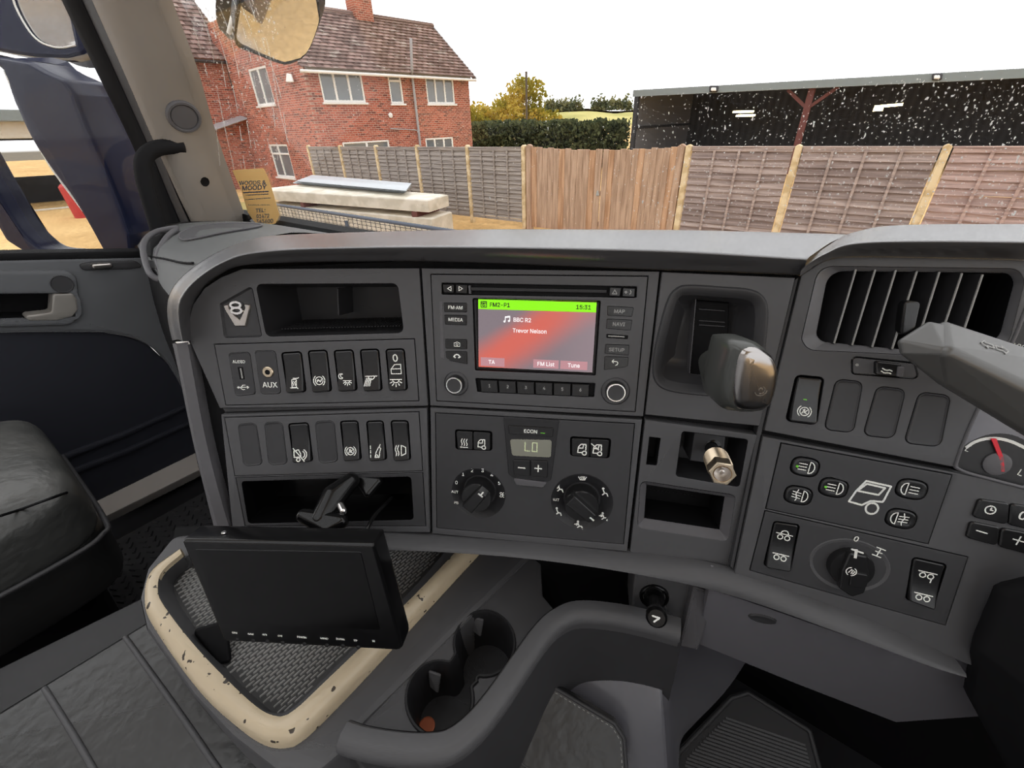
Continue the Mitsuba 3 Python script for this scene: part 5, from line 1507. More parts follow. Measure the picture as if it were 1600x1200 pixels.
# ================================================================ climate panel
CP = thing('climate_panel', 'heater control panel with two dials and a small display below the radio', 'control panel')
hole_l = q2(PC, [(711, 671), (769, 674), (769, 704), (712, 702)], 0.003)
hole_r = q2(PC, [(891, 682), (955, 685.5), (952, 716), (891, 712)], 0.003)
add('plate', slab(PC, clim_q, -0.010, 0.0004, 0.001, [hole_l, hole_r] + [PC.uv(*c) + r * np.stack([np.cos(np.arange(64) * np.pi / 32), np.sin(np.arange(64) * np.pi / 32)], 1) for c, r in (((747.5, 771), 0.0325), ((909, 784), 0.035))]), 'dash_dark', 35, parent=CP, label='dark plate')
for hq in (hole_l, hole_r):
    add('well', tray(PC, hq, 0.004, 0.001), 'matt_black', parent=CP)
CABI = [ln((-0.35, -0.3), (-0.3, 0.2), (-0.1, 0.45), (0.3, 0.45), (0.3, -0.05)), ln((-0.35, -0.3), (0.0, -0.3)), ln((-0.25, 0.1), (0.05, 0.1), (0.1, 0.35)), circ(0.2, -0.32, 0.17)]
HEAT = [wave(-0.25, 0.08, 0.75), wave(0.02, 0.08, 0.75), wave(0.29, 0.08, 0.75), ln((-0.4, -0.5), (0.4, -0.5))]
button(PC, [(713.5, 672.8), (739, 674), (739.5, 701.5), (716, 700.5)], CP, icon=HEAT, tpx=(725, 692), isz=0.011, r=0.002)
button(PC, [(740, 674), (766.5, 675.6), (766.5, 702), (740.5, 701.5)], CP, icon=CABI, tpx=(752.5, 694), isz=0.0125, r=0.002)
button(PC, [(893.5, 684), (921.5, 685.5), (921, 713), (893.5, 710.5)], CP, icon=CABI, tpx=(909.5, 702), isz=0.0135, r=0.002)
button(PC, [(922.5, 685.5), (951.5, 687), (948.5, 714), (922, 713)], CP, icon=CABI + [ln((-0.5, 0.5), (0.1, 0.0))], tpx=(933.5, 703), isz=0.0135, r=0.002)
hq = q2(PC, [(787, 650), (873.5, 656), (861, 752), (803, 746), (795, 740)], [0.0005, 0.0005, 0.005, 0.004, 0.004], 5)
add('display_housing', slab(PC, hq, 0.0, 0.0022, 0.001), 'panel_black', 35, parent=CP, label='raised centre housing')
add('housing_foot', slab(PC, q2(PC, [(802, 745), (856, 752), (849, 760), (807, 756)], 0.002), 0.0, 0.0035, 0.001), 'dash_light', 35, parent=CP)
k = button(PC.off(0.002), [(794.6, 664), (865, 668), (864, 681.6), (796, 677)], CP, 'ECON', (829, 674), 0.004, r=0.001, h=0.0022)
add('led', flat(PC.off(0.002), sbox(*(PC.uv(845, 674) + [0, -0.0005]), *(PC.uv(852, 675) + [0, 0.0006])), 0.0022, 0.0026), 'led_green', parent=k, label='small green light')
mat('lcd_grey', lin(132, 132, 120), 0.25)
mat('lcd_digit', lin(206, 216, 176), 0.5)
k = add('display', slab(PC.off(0.002), q2(PC, [(797, 685), (862.5, 686), (861, 713.5), (800.6, 710.5)], 0.003), -0.001, 0.0008, 0.0004), 'lcd_grey', 35, parent=CP, label='pale grey display reading LO')
d0 = PC.uv(821, 696)
SEG = [ln((0, 0.5), (0, -0.5), (0.5, -0.5)), ln((0.8, 0.5), (1.3, 0.5), (1.3, -0.5), (0.8, -0.5), (0.8, 0.5))]
add('digits', draw(PC.off(0.003), d0, 0.0105, SEG, 0.12, 0, 0.0002), 'lcd_digit', parent=k)
button(PC.off(0.002), [(802, 717.6), (828.5, 718.4), (828.5, 743), (803.5, 741)], CP, icon=[ln((-0.45, 0), (0.45, 0))], isz=0.0085, wd=0.17, r=0.001, tpx=(815, 731))
button(PC.off(0.002), [(829.5, 718.4), (856, 719.3), (855.5, 744.6), (829.5, 743)], CP, icon=[ln((-0.45, 0), (0.45, 0)), ln((0, -0.45), (0, 0.45))], isz=0.0085, wd=0.17, r=0.001, tpx=(841, 732))


def DH_(x, y, c, ro, ri):
    r = np.linalg.norm(PC.uv(x, y, -0.003) - c)
    return 0.0012 - 0.0075 * min(max((ro - r) / (ro - ri - 0.002), 0), 1) + 0.0012


def dial(pl, c, ro, ri, ang, parent, mk, lb):
    cc = pl.uv(*c)
    d = add('dial', lathe(pl, cc, [(ro + 0.0006, 0.0004), (ro + 0.0003, 0.0010), (ro - 0.0006, 0.0006), (ri + 0.002, -0.0075), (0, -0.0075)], 64), 'panel_black', 30, parent=parent, label=lb)
    k = add('knob', lathe(pl, cc, [(ri, -0.007), (ri - 0.0004, 0.010), (ri - 0.0012, 0.0112), (ri - 0.006, 0.0112), (0, 0.0112)], 56), 'switch_black', 30, parent=parent)
    e = np.array([math.cos(ang), math.sin(ang)])
    f = np.array([-e[1], e[0]])
    pts = []
    for s, w, h in ((-0.93, 0.32, 0.012), (-0.8, 0.32, 0.017), (0.75, 0.26, 0.018), (0.96, 0.24, 0.013)):
        for t in (-1, 1):
            pts.append(pl.w(cc + ri * (e * s + f * w * t), h)[0])
            pts.append(pl.w(cc + ri * (e * s + f * w * t * 1.15), 0.008)[0])
    add('grip', hull(pts, 0.0014), 'switch_black', 30, parent=k, label='raised grip bar')
    a = LineString([cc + ri * e * 0.62, cc + ri * e * 0.93]).buffer(0.0009, cap_style=2)
    if mk:
        a = a.union(LineString([cc + ri * (e * 0.62 - f * 0.18), cc + ri * (e * 0.62 + f * 0.18)]).buffer(0.0009, cap_style=2))
    add('pointer', flat(pl, a, 0.0192, 0.0196), 'print_white', parent=k, label='white pointer mark')
    return d, cc


d1, cc1 = dial(PC, (747.5, 771), 0.0325, 0.0185, math.radians(52), CP, True, 'fan dial with numbers')
for s, x, y, hh in (('0', 713, 754, 0.0042), ('1', 723.5, 741, 0.0042), ('2', 737.5, 735, 0.0042), ('3', 754, 735, 0.0042), ('4', 768.5, 742, 0.0042), ('5', 780, 755, 0.0042), ('AUT', 710.5, 768.5, 0.0032), ('PB', 713, 785.5, 0.0032)):
    add('lettering', text(PC, s, PC.uv(x, y, DH_(x, y, cc1, 0.0325, 0.0185)), hh, 0, DH_(x, y, cc1, 0.0325, 0.0185), True), 'print_white', parent=d1)
add('icon', draw(PC, PC.uv(785.5, 772.5, -0.001), 0.0085, [affinity.rotate(affinity.translate(affinity.scale(circ(0, 0, 0.2), 1, 0.75), 0.25, 0.0), a, origin=(0, 0)) for a in (45, 135, 225, 315)], 0.1, 0, DH_(785.5, 772.5, cc1, 0.0325, 0.0185)), 'print_white', parent=d1)
d2, cc2 = dial(PC, (909, 784), 0.035, 0.0195, math.radians(-38), CP, False, 'air flow dial with figures')
SEATF = [ln((-0.1, 0.2), (0.05, -0.15), (0.3, -0.15), (0.4, -0.45)), ln((0.05, -0.15), (-0.15, -0.35))]
ARR = [ln((-0.45, 0.05), (-0.15, 0.05)), ln((-0.25, 0.15), (-0.12, 0.05), (-0.25, -0.05))]
SCRN = [ln((-0.5, 0.35), (0.5, 0.35), (0.25, -0.3), (-0.25, -0.3), (-0.5, 0.35)), wave(-0.15, 0, 0.4), wave(0.05, 0, 0.4), wave(0.2, 0, 0.4)]
add('icon', draw(PC, PC.uv(910, 746.5, -0.001), (0.0105, 0.009), SCRN, 0.1, 0, DH_(910, 746.5, cc2, 0.035, 0.0195)), 'print_white', parent=d2)
for x, y, ex in ((874, 762, 1), (944, 769, 0), (943, 806, 1), (904.5, 819, 1), (871.5, 798, 0)):
    m = SEATF + (ARR if ex else [])
    add('icon', draw(PC, PC.uv(x, y, -0.001), 0.011, m, 0.13, 0, DH_(x, y, cc2, 0.035, 0.0195), [Point(-0.12, 0.38).buffer(0.13)]), 'print_white', parent=d2)
add('lettering', text(PC, 'AUT', PC.uv(868, 780, -0.001), 0.0032, 0, DH_(868, 780, cc2, 0.035, 0.0195), True), 'print_white', parent=d2)

# ================================================================ gear selector
mat('knob_grey', lin(62, 64, 62), 0.28, spec=0.6)
mat('recess_grey', lin(66, 66, 68), 0.3, spec=0.6)
GS = thing('gear_selector', 'black gear lever with chrome capped knob in a rounded recess', 'gear lever')
rim_m = loft(PG, gear_o, [(-0.0015, 0.0), (0.0, 0.0022), (0.002, 0.0024), (0.006, 0.0), (0.009, -0.004)], top=False)
add('surround', rim_m, 'dash_dark', 40, parent=GS, label='rounded surround')
gi = inset(ccw(gear_o), 0.009)
add('recess', loft(PG, gi, [(0, -0.004), (0.002, -0.02), (0.006, -0.034), (0.012, -0.042), (0.02, -0.045)]), 'recess_grey', 50, parent=GS, label='black dished recess')
sl_q = PG.q([(1098, 474), (1155, 478), (1152, 556), (1140, 610), (1086, 594)])
add('gate_slot', slab(PG, sl_q, -0.045, -0.03, 0.0015), 'matt_black', parent=GS)
for y in (487, 506, 513):
    add('gate_rib', slab(PG, PG.q([(1103, y), (1146, y + 3), (1146, y + 5), (1103, y + 2)]), -0.03, -0.028, 0.0004), 'dash_dark', parent=GS)
add('gate_edge', slab(PG, PG.q([(1096.5, 471), (1098.5, 471), (1087.5, 594), (1085.5, 594)]), -0.046, -0.027, 0.0004), 'dash_light', parent=GS)
PK = facing(2, 8, 1172, 592, 0.345)
kq = PK.q(spline([(1150, 541), (1176, 537), (1200, 545), (1214, 562), (1216.5, 578), (1211, 618), (1198, 645), (1170, 650), (1143, 645), (1130, 634), (1129, 612), (1138, 572)], 5, closed=True))
add('knob', loft(PK, kq, [(0.012, -0.052), (0.006, -0.046), (0.001, -0.03), (0.0, -0.014), (0.001, -0.006), (0.004, -0.001), (0.008, 0.0005)], bottom=True), 'knob_grey', 50, parent=GS, label='dark grey knob')
cq = PK.q(spline([(1160, 549), (1184, 547), (1204, 558), (1212, 574), (1213, 590), (1206, 622), (1196, 636), (1170, 640), (1150, 634), (1146, 612), (1151, 575)], 5, closed=True))
add('cap', loft(PK, cq, [(-0.0012, -0.002), (0, 0.0012), (0.002, 0.0030), (0.006, 0.0042), (0.010, 0.0046)]), 'black_chrome', 60, parent=GS, label='dark chrome face cap')
add('emblem', draw(PK, PK.uv(1184, 606), 0.011, [arc(0, 0, 0.45, 200, 350), arc(0, 0, 0.28, 250, 420), arc(-0.05, 0.05, 0.12, 0, 200)], 0.07, 0, 0.0050), 'chrome', parent=GS, label='worn silver mark')
add('neck', hull([at(1112, 566, 0.42), at(1122, 600, 0.42), at(1140, 560, 0.39), at(1146, 610, 0.385), at(1120, 580, 0.45)], [0.012, 0.014, 0.016, 0.018, 0.013], 2), 'knob_grey', True, parent=GS, label='black neck of the lever')

# air fitting in the cavity
fa, fb = at(1112, 699, 0.475), at(1129, 741, 0.412)
ax = (fb - fa) / np.linalg.norm(fb - fa)
PF = Pl(fa, ax, np.cross((0, 0, 1.0), ax))
Lf = np.linalg.norm(fb - fa)
AF = thing('air_fitting', 'brass and steel air hose fitting standing in the dark cavity', 'hose fitting')
pf = [(0.006, -0.03), (0.006, 0.0), (0.009, 0.002), (0.009, Lf * 0.35)]
add('stem', lathe(PF, (0, 0), [(0.010, -0.03), (0.010, -0.002), (0.0065, 0.0), (0.0065, Lf * 0.5)], 24), 'gloss_black', 30, parent=AF)
rd = [(0.0065, Lf * 0.42)]
for i in range(7):
    t = Lf * (0.42 + 0.055 * i)
    rd += [(0.0104, t), (0.0122, t + Lf * 0.02), (0.0104, t + Lf * 0.045)]
add('ribbed_collar', lathe(PF, (0, 0), rd, 30), 'brass', 30, parent=AF, label='ribbed brass collar')
hx = 0.0125 * np.stack([np.cos(np.arange(6) * np.pi / 3), np.sin(np.arange(6) * np.pi / 3)], 1)
bore = 0.0076 * np.stack([np.cos(np.arange(20) * np.pi / 10), np.sin(np.arange(20) * np.pi / 10)], 1)
add('hex_end', loft(PF, rnd(hx, 0.0012, 4), [(0, Lf * 0.78), (0, Lf * 0.98), (0.001, Lf)], [bore]), 'brass', 30, parent=AF, label='pale brass hexagon end')
add('bore', lathe(PF, (0, 0), [(0.0076, Lf), (0.0072, Lf * 0.86), (0.003, Lf * 0.86), (0.003, Lf * 0.94), (0.0015, Lf * 0.95), (0, Lf * 0.9)], 24), 'satin_metal', 30, parent=AF)

# ================================================================ right section
mat('vent_grey', lin(98, 98, 101), 0.45, spec=0.5)
V_ = thing('air_vent', 'large dashboard air vent with upright blades behind the stalk', 'air vent')
add('duct', tray(PR.off(-0.007), vent_o, 0.055, 0.004), 'matt_black', parent=V_)
cl_ = lambda a, h: (lambda m: np.vstack([m, m[:1]]))(PR.w(ccw(a), h))
add('duct_edge', grid([cl_(vent_b, -0.0015), cl_(vent_b * 0.97 + vent_o * 0.03, -0.0002), cl_(vent_b * 0.1 + vent_o * 0.9, -0.0055), cl_(vent_o, -0.0075)]), 'vent_grey', 40, parent=V_, label='sloping grey edge of the vent')
tops = [(1336.5, 421), (1366.7, 421), (1398.7, 422), (1431.5, 424), (1466.7, 425), (1502, 427), (1534, 429)]
bots = [(1302.7, 536), (1330.7, 539), (1362, 542), (1393, 545), (1428, 547), (1462, 545), (1496, 542)]
for t, b in zip(tops, bots):
    a, c = PR.px(*t, -0.004), PR.px(*b, -0.004)
    bk_ = add('blade', hull([a, c, a - PR.n * 0.03 - PR.u * 0.012, c - PR.n * 0.03 - PR.u * 0.012], 0.0008), 'panel_black', 20, parent=V_)
    add('blade_edge', tube([a + PR.n * 0.0008, c + PR.n * 0.0008], 0.0009, 8), 'print_grey', True, parent=bk_)
add('blade_tab', slab(PR, q2(PR, [(1410, 468), (1437, 471), (1428, 512), (1402, 528)], 0.004), -0.006, 0.003, 0.002), 'switch_black', 40, parent=V_, label='black finger tab')
bd = thing('vent_slider', 'small air flow slider just under the dashboard vent', 'slider')
sring = q2(PR, [(1331, 557), (1429, 567), (1436, 592), (1331, 584)], 0.0035)
add('track', loft(PR, sring, [(-0.0008, 0.0), (0, 0.0008), (0.0008, 0.0005), (0.001, -0.001), (0.0012, -0.001)]), 'gloss_black', 35, parent=bd)
add('thumb', slab(PR, q2(PR, [(1365, 563), (1405, 568), (1409, 589), (1365, 584)], 0.002), -0.002, 0.004, 0.0012), 'switch_black', 35, parent=bd)
add('grip', slab(PR, q2(PR, [(1398, 571), (1409, 572), (1406, 588), (1396, 587)], 0.001), 0.002, 0.0056, 0.001), 'dash_light', 35, parent=bd)
add('icon', draw(PR, PR.uv(1386, 578, 0.004), 0.009, [affinity.rotate(wave(0, 0, 0.9), 90, origin=(0, 0)), affinity.translate(affinity.rotate(wave(0, 0, 0.9), 90, origin=(0, 0)), 0, -0.3)], 0.12, -0.1, 0.0043), 'print_white', parent=bd)
add('dot', lathe(PR, PR.uv(1339, 570), [(0.0014, 0.0), (0.0014, 0.0004), (0, 0.0004)], 12), 'print_grey', parent=bd)
SWR = thing('brake_switch_panel', 'row of one marked rocker switch and three blank covers under the air vent', 'switch panel')
rocker(PR, sw_q, None, SWR, [(1257, 643, 0.0135, I_ASR, 0.07, ())], led=(1259, 625))
for b in bl_q:
    blank(PR, b, SWR, 0.006)
# lights panel
LP_ = thing('light_panel', 'lighting control panel with five oval buttons and a white lorry symbol', 'control panel')
ovals = [((1257.5, 729.5), 'L'), ((1247, 774), 'F'), ((1302, 762), 'L'), ((1424, 764.5), 'R'), ((1407.5, 810.5), 'RF')]
DLAMP = [arc(0.12, 0, 0.32, -90, 90, 0.42), ln((0.12, 0.42), (0.12, -0.42))]
RAY3 = [ln((-0.55, y), (-0.05, y)) for y in (0.22, 0.0, -0.22)]
FOG = [ln((-0.55, y), (-0.02, y - 0.06)) for y in (0.25, 0.05, -0.15)] + [wave(-0.28, 0.02, 0.85)]
flip = lambda ls: [affinity.scale(l, -1, 1, origin=(0, 0)) for l in ls]
osz = (0.0125, 0.0098)
ohole = []
oa = np.arange(28) * 2 * np.pi / 28
sqz = lambda c, k=0.0: c + np.stack([np.sign(np.cos(oa)) * np.abs(np.cos(oa)) ** 0.7 * (osz[0] + k), np.sign(np.sin(oa)) * np.abs(np.sin(oa)) ** 0.7 * (osz[1] + k)], 1)
add('plate', slab(PR, light_q, -0.010, 0.0004, 0.001, [sqz(PR.uv(*c), 0.0006) for c, _ in ovals]), 'dash_dark', 35, parent=LP_)
for c, t in ovals:
    k = add('button', loft(PR, sqz(PR.uv(*c)), [(0, -0.006), (0, -0.0004), (0.0008, 0.0012), (0.002, 0.0018), (0.005, 0.0012)]), 'switch_black', 50, parent=LP_)
    ic = DLAMP + (FOG if 'F' in t else RAY3)
    off = (4, 1) if t in ('L', 'F') else (-4, 0)
    add('icon', draw(PR, PR.uv(c[0] + off[0], c[1] + off[1], 0.0018), 0.0145, flip(ic) if t[0] == 'R' else ic, 0.07, 0, 0.0021), 'print_white', parent=k)
    if t == 'L':
        add('led', lathe(PR, PR.uv(c[0] - 12, c[1] - 1, 0.0018), [(0.0013, 0.0014), (0.0013, 0.0022), (0, 0.0024)], 10), 'led_green', parent=k, label='small green light')
LOR = [ln((-0.48, -0.25), (-0.38, 0.1), (-0.2, 0.46), (0.5, 0.44), (0.44, 0.0), (0.42, -0.06), (0.1, -0.1), (-0.1, -0.28), (-0.48, -0.25)), ln((-0.34, 0.12), (0.25, 0.12), (0.36, 0.36), (-0.16, 0.38), (-0.34, 0.12)), circ(0.2, -0.32, 0.17)]
add('icon', draw(PR, PR.uv(1356, 776), (0.031, 0.035), LOR, 0.055, 0, 0.0009), 'print_white', parent=LP_, label='white lorry symbol')
# lower panel
BP = thing('axle_panel', 'lower control panel with a round selector between two rocker switches', 'control panel')
rk1 = [(1209, 814), (1250, 820), (1235, 892), (1193, 884)]
rk2 = [(1426, 870), (1480, 882), (1458, 951), (1415, 936)]
add('plate', slab(PR, low_q2, -0.010, 0.0002, 0.001, [grow(q2(PR, q, 0.0035), 0.0001) for q in (rk1, rk2)]), 'dash_dark', 35, parent=BP)
AX = [ln((-0.5, 0.05), (0.5, 0.05)), circ(-0.22, -0.2, 0.16), circ(0.22, -0.2, 0.16)]
AXL = AX + [arc(0.0, 0.1, 0.22, 0, 180)]
rocker(PR, rk1, None, BP, [(1227, 838, 0.0155, AXL, 0.07, ()), (1220, 868, 0.0155, AX, 0.07, ())])
rocker(PR, rk2, None, BP, [(1452, 898, 0.0155, AX + [ln((0.3, -0.4), (0.3, -0.6))], 0.07, ()), (1443, 930, 0.0155, AX, 0.07, ())])
oc = PR.uv(1326, 883)
ob = np.stack([np.cos(np.arange(64) * np.pi / 32), np.sin(np.arange(64) * np.pi / 32)], 1)
dq_ = oc + ob * [0.037, 0.030]
dm = add('dial', loft(PR, dq_, [(0, 0), (0.0008, 0.001), (0.002, 0.001), (0.007, -0.001), (0.012, -0.002)]), 'dash_plastic', 40, parent=BP, label='oval dial')
add('lettering', text(PR, '0', PR.uv(1337, 841), 0.0055, -0.15, 0.0014, True), 'print_white', parent=dm)
add('icon', draw(PR, PR.uv(1372, 862), 0.010, [ln((-0.4, 0.45), (0.4, 0.45)), ln((0, 0.45), (0, -0.45)), ln((-0.3, 0), (0.3, 0)), ln((-0.4, -0.45), (0.4, -0.45))], 0.12, -0.2, 0.0014), 'print_white', parent=dm)
kb = add('selector_knob', lathe(PR, oc, [(0.0205, -0.002), (0.0203, 0.006), (0.0195, 0.008), (0.012, 0.0085), (0, 0.0085)], 56), 'switch_black', 35, parent=BP, label='round selector')
gq = q2(PR, [(1318, 852), (1345, 858), (1350, 890), (1341, 915), (1322, 921), (1303, 908), (1306, 880)], 0.003)
add('grip', slab(PR, gq, 0.006, 0.013, 0.002), 'switch_black', 40, parent=kb)
add('pointer', flat(PR, LineString([PR.uv(1338, 858, 0.013), PR.uv(1336, 872, 0.013)]).buffer(0.0013, cap_style=2).union(LineString([PR.uv(1331, 858, 0.013), PR.uv(1348, 864, 0.013)]).buffer(0.0009)), 0.013, 0.0134), 'print_white', parent=kb, label='white pointer mark')
add('push_pad', slab(PR, q2(PR, [(1320, 880), (1345, 885), (1341, 906), (1316, 902)], 0.002), 0.012, 0.015, 0.001), 'switch_black', 40, parent=kb)
add('icon', draw(PR, PR.uv(1330, 893, 0.015), 0.010, [arc(0, 0, 0.45, 110, 250), arc(0, 0, 0.45, -70, 70), ln((-0.2, -0.2), (-0.05, 0.25), (0.1, 0.0), (0.05, -0.2)), ln((0.1, 0.2), (0.3, 0.1), (0.2, -0.2))], 0.09, -0.15, 0.0153), 'print_white', parent=kb)
# trip buttons at the right edge
for hq_, nm, ic, tx in (([(1527, 778), (1574, 785), (1571, 818), (1517, 806)], 'clock button with a white clock face at the right edge', [circ(0, 0, 0.42), ln((0, 0.25), (0, 0), (0.22, 0))], None),
                        ([(1576, 785), (1640, 795), (1640, 834), (1573, 818)], 'reset button marked 0 at the right edge', None, '0'),
                        ([(1514, 813), (1559, 822), (1555, 851), (1507, 838)], 'minus button below the clock button', [ln((-0.45, 0), (0.45, 0))], None),
                        ([(1562, 823), (1625, 835), (1620, 868), (1558, 852)], 'plus button below the reset button', [ln((-0.45, 0), (0.45, 0)), ln((0, -0.45), (0, 0.45))], None)):
    kk = thing('trip_button', nm, 'button', 'trip buttons right of the lighting panel')
    cx, cy = np.mean(hq_, axis=0)
    ring = q2(PR, hq_, 0.003)
    add('key', loft(PR, ring, [(0, -0.002), (0, 0.0022), (0.001, 0.003)]), 'switch_black', 35, parent=kk)
    if tx:
        add('lettering', text(PR, tx, PR.uv(1594, 803), 0.008, -0.1, 0.0033, True), 'print_white', parent=kk)
    else:
        add('icon', draw(PR, PR.uv(cx, cy, 0.003), 0.0095, ic, 0.12, -0.1, 0.0033), 'print_white', parent=kk)
# instrument cluster
IC = thing('instrument_cluster', 'instrument cluster with a red needled gauge at the right edge', 'instrument cluster')
PI = PR.off(-0.008)
cq_ = PI.q([(1606, 474), (1577, 545), (1528, 638), (1496, 716), (1500, 736), (1660, 778), (1660, 470)])
add('face', slab(PI, cq_, -0.003, 0.0, 0.0005), 'gauge_face', parent=IC, label='grey gauge face')
hubc = PI.uv(1561, 732)
GP = lambda pts: PI.q(pts)
arcp = spline([(1508, 699), (1522, 690), (1540, 685), (1560, 685), (1580, 690), (1606, 702)], 6)
add('gauge_disc', lathe(PI, PI.uv(1556, 725), [(0.030, 0.0), (0.030, 0.0006), (0, 0.0006)], 48), 'panel_black', parent=IC, label='dark gauge disc')
add('scale', flat(PI, LineString(PI.q(arcp)).buffer(0.0014, cap_style=2), 0.0008, 0.0012), 'print_white', parent=IC, label='white scale arc')
add('needle', flat(PI, Polygon(PI.q([(1545, 684), (1553, 684), (1565, 716), (1559, 718)])), 0.002, 0.003), 'needle_red', parent=IC, label='red needle')
add('needle_tail', flat(PI, Polygon(PI.q([(1559, 716), (1564, 715), (1566, 735), (1560, 735)])), 0.002, 0.003), 'needle_red', parent=IC)
add('hub', lathe(PI, PI.uv(1556, 724), [(0.011, 0.0), (0.011, 0.002), (0.008, 0.003), (0, 0.003)], 30), 'dash_light', 30, parent=IC)
add('lettering', text(PI, 'L', PI.uv(1511, 701), 0.005, -0.2, 0.001, False), 'print_white', parent=IC)
add('lettering', text(PI, 'L', PI.uv(1594, 738), 0.006, -0.2, 0.001, False), 'print_white', parent=IC)
add('odometer_disc', lathe(PI, PI.uv(1640, 545), [(0.04, 0.0), (0.04, 0.0008), (0, 0.0008)], 48), 'panel_black', parent=IC, label='dark dial disc')
add('lettering', text(PI, '100', PI.uv(1590, 541), 0.0042, -0.1, 0.0012, False), 'print_white', parent=IC)
add('lettering', text(PI, '5', PI.uv(1583, 520), 0.0042, -0.1, 0.0012, False), 'print_white', parent=IC)
add('trim_rim', tube([PR.px(x, y, 0.0) for x, y in spline([(1606, 474), (1577, 545), (1528, 638), (1496, 716), (1500, 734), (1560, 752), (1660, 777)], 5)], 0.0016, 8), 'dash_light', True, parent=IC, label='pale rim')
# stalk
SK2 = thing('column_stalk', 'black indicator stalk with angular tip in front of the vent', 'stalk')
dS = 0.315
rr = lambda px_: px_ * dS / FPX
mat('stalk_grey', lin(76, 76, 75), 0.33, spec=0.8)
arm_ = hull([at(1476, 512, dS), at(1482, 586, dS), at(1662, 576, dS), at(1662, 690, dS), at(1476, 530, dS + 0.022), at(1482, 570, dS + 0.022), at(1662, 600, dS + 0.03), at(1478, 550, dS - 0.012), at(1662, 640, dS - 0.014)], [rr(9), rr(18), rr(11), rr(22), rr(9), rr(12), rr(12), rr(14), rr(20)], 3)
add('arm', arm_, 'stalk_grey', True, parent=SK2, label='dark grey arm')
p_, n_ = hit(arm_, 1553, 543)
PA_ = Pl(p_, n_, arm_.vertices[0] * 0 + (at(1600, 556, dS) - at(1500, 524, dS)))
ARW = [ln((-0.5, 0), (-0.1, 0.4), (-0.1, 0.18), (0.5, 0.18), (0.5, -0.18), (-0.1, -0.18), (-0.1, -0.4), (-0.5, 0))]
for dx, s_ in ((-0.0055, 1), (0.0055, -1)):
    add('icon', draw(PA_, (dx, 0), 0.009, [affinity.scale(l, s_, 1, origin=(0, 0)) for l in ARW], 0.09, 0, 0.0008), 'print_grey', parent=SK2, label='pale arrow outline')
add('tip', hull([at(1413, 536, dS), at(1415, 549, dS), at(1452, 511, dS), at(1468, 514, dS), at(1440, 566, dS), at(1474, 588, dS), at(1452, 520, dS + 0.02), at(1420, 542, dS + 0.014), at(1466, 548, dS - 0.010)], [rr(8), rr(7), rr(8), rr(8), rr(9), rr(12), rr(8), rr(7), rr(12)], 3), 'stalk_grey', True, parent=SK2, label='angular end cap')

# socket column and cigarette plug under the dash
PS2 = facing(-12, 12, 1040, 940, 0.56)
SKT = thing('socket_column', 'dark grey column with a power socket under the dash', 'socket panel')
add('face', slab(PS2, q2(PS2, [(992, 886), (1112, 916), (1082, 1004), (984, 965)], 0.002), -0.06, 0.0, 0.004), 'dash_plastic', 35, parent=SKT)
add('side_rib', slab(PS2, q2(PS2, [(1080, 905), (1118, 916), (1088, 1005), (1058, 998)], 0.002), -0.02, 0.012, 0.004), 'dash_light', 35, parent=SKT)
bc = PS2.uv(1022, 931)
add('socket_rim', lathe(PS2, bc, [(0.0185, 0.0), (0.018, 0.003), (0.0165, 0.004), (0.0145, 0.003), (0.014, -0.002), (0, -0.002)], 40), 'gloss_black', 30, parent=SKT, label='round socket rim')
fa, fb = at(1022, 933, 0.55), at(1026, 966, 0.48)
ax = (fb - fa) / np.linalg.norm(fb - fa)
PF2 = Pl(fa, ax, np.cross((0, 0, 1.0), ax))
Lp = np.linalg.norm(fb - fa)
add('power_plug', lathe(PF2, (0, 0), [(0.0125, -0.01), (0.0125, 0.005), (0.012, 0.008), (0.0075, 0.014), (0.007, Lp * 0.6), (0.011, Lp * 0.8), (0.0115, Lp * 0.95), (0.009, Lp), (0, Lp)], 36), 'gloss_black', 35, label='black power plug standing out of the socket under the dash', cat='plug')
add('mark', draw(PF2, (0, 0), 0.010, [ln((-0.35, 0.3), (0.3, 0), (-0.35, -0.3))], 0.2, 0.4, Lp + 0.0006), 'print_white', parent='power_plug', label='white arrow mark')
# ================================================================ console with tray and cup holders
ZC = -0.55
CT = level(ZC)
CN = thing('centre_console', 'low centre console with a gold rimmed tray and twin cup holders', 'console')
rim_o = spline([(284, 859), (238, 893), (225, 934), (235, 972), (305, 1072), (368, 1131), (410, 1158), (445, 1161), (473, 1146), (550, 1070), (700, 909), (748, 858)], 6)
rim_i = spline([(288, 871), (259, 897), (251, 920), (259, 950), (316, 1023), (394, 1101), (432, 1124), (460, 1118), (515, 1067), (634, 951), (702, 880), (728, 852)], 6)
n_ = 90
uo, ui = [resample(CT.q(x), n_) for x in (rim_o, rim_i)]
wo_, wi = CT.w(uo), CT.w(ui)
add('rim', grid([wo_ - Z * 0.022, wo_ - Z * 0.004, wo_ * 0.85 + wi * 0.15 + Z * 0.006, wo_ * 0.4 + wi * 0.6 + Z * 0.012, wi + Z * 0.009, wi + Z * 0.002]), 'rim_gold', 60, parent=CN, label='worn gold coloured rim')
mat_e = spline([(296, 886), (272, 912), (284, 950), (357, 1049), (420, 1108), (441, 1118), (470, 1098), (520, 1046), (640, 925), (690, 868), (705, 846)], 6)
mL = CT.off(-0.035)
um = resample(mL.q(mat_e), n_)
wm_ = mL.w(um)
add('tray_wall', grid([wi + Z * 0.008, wi * 0.8 + wm_ * 0.2 + Z * 0.012, wi * 0.5 + wm_ * 0.5 + Z * 0.002, wm_]), 'dash_plastic', 50, parent=CN, label='dark grey tray wall')
TMK = thing('tray_mat', 'grey rubber mat with raised dashes in the console tray', 'mat')
back = mL.q([(700, 820), (300, 840)])
mpoly = np.vstack([um, back])
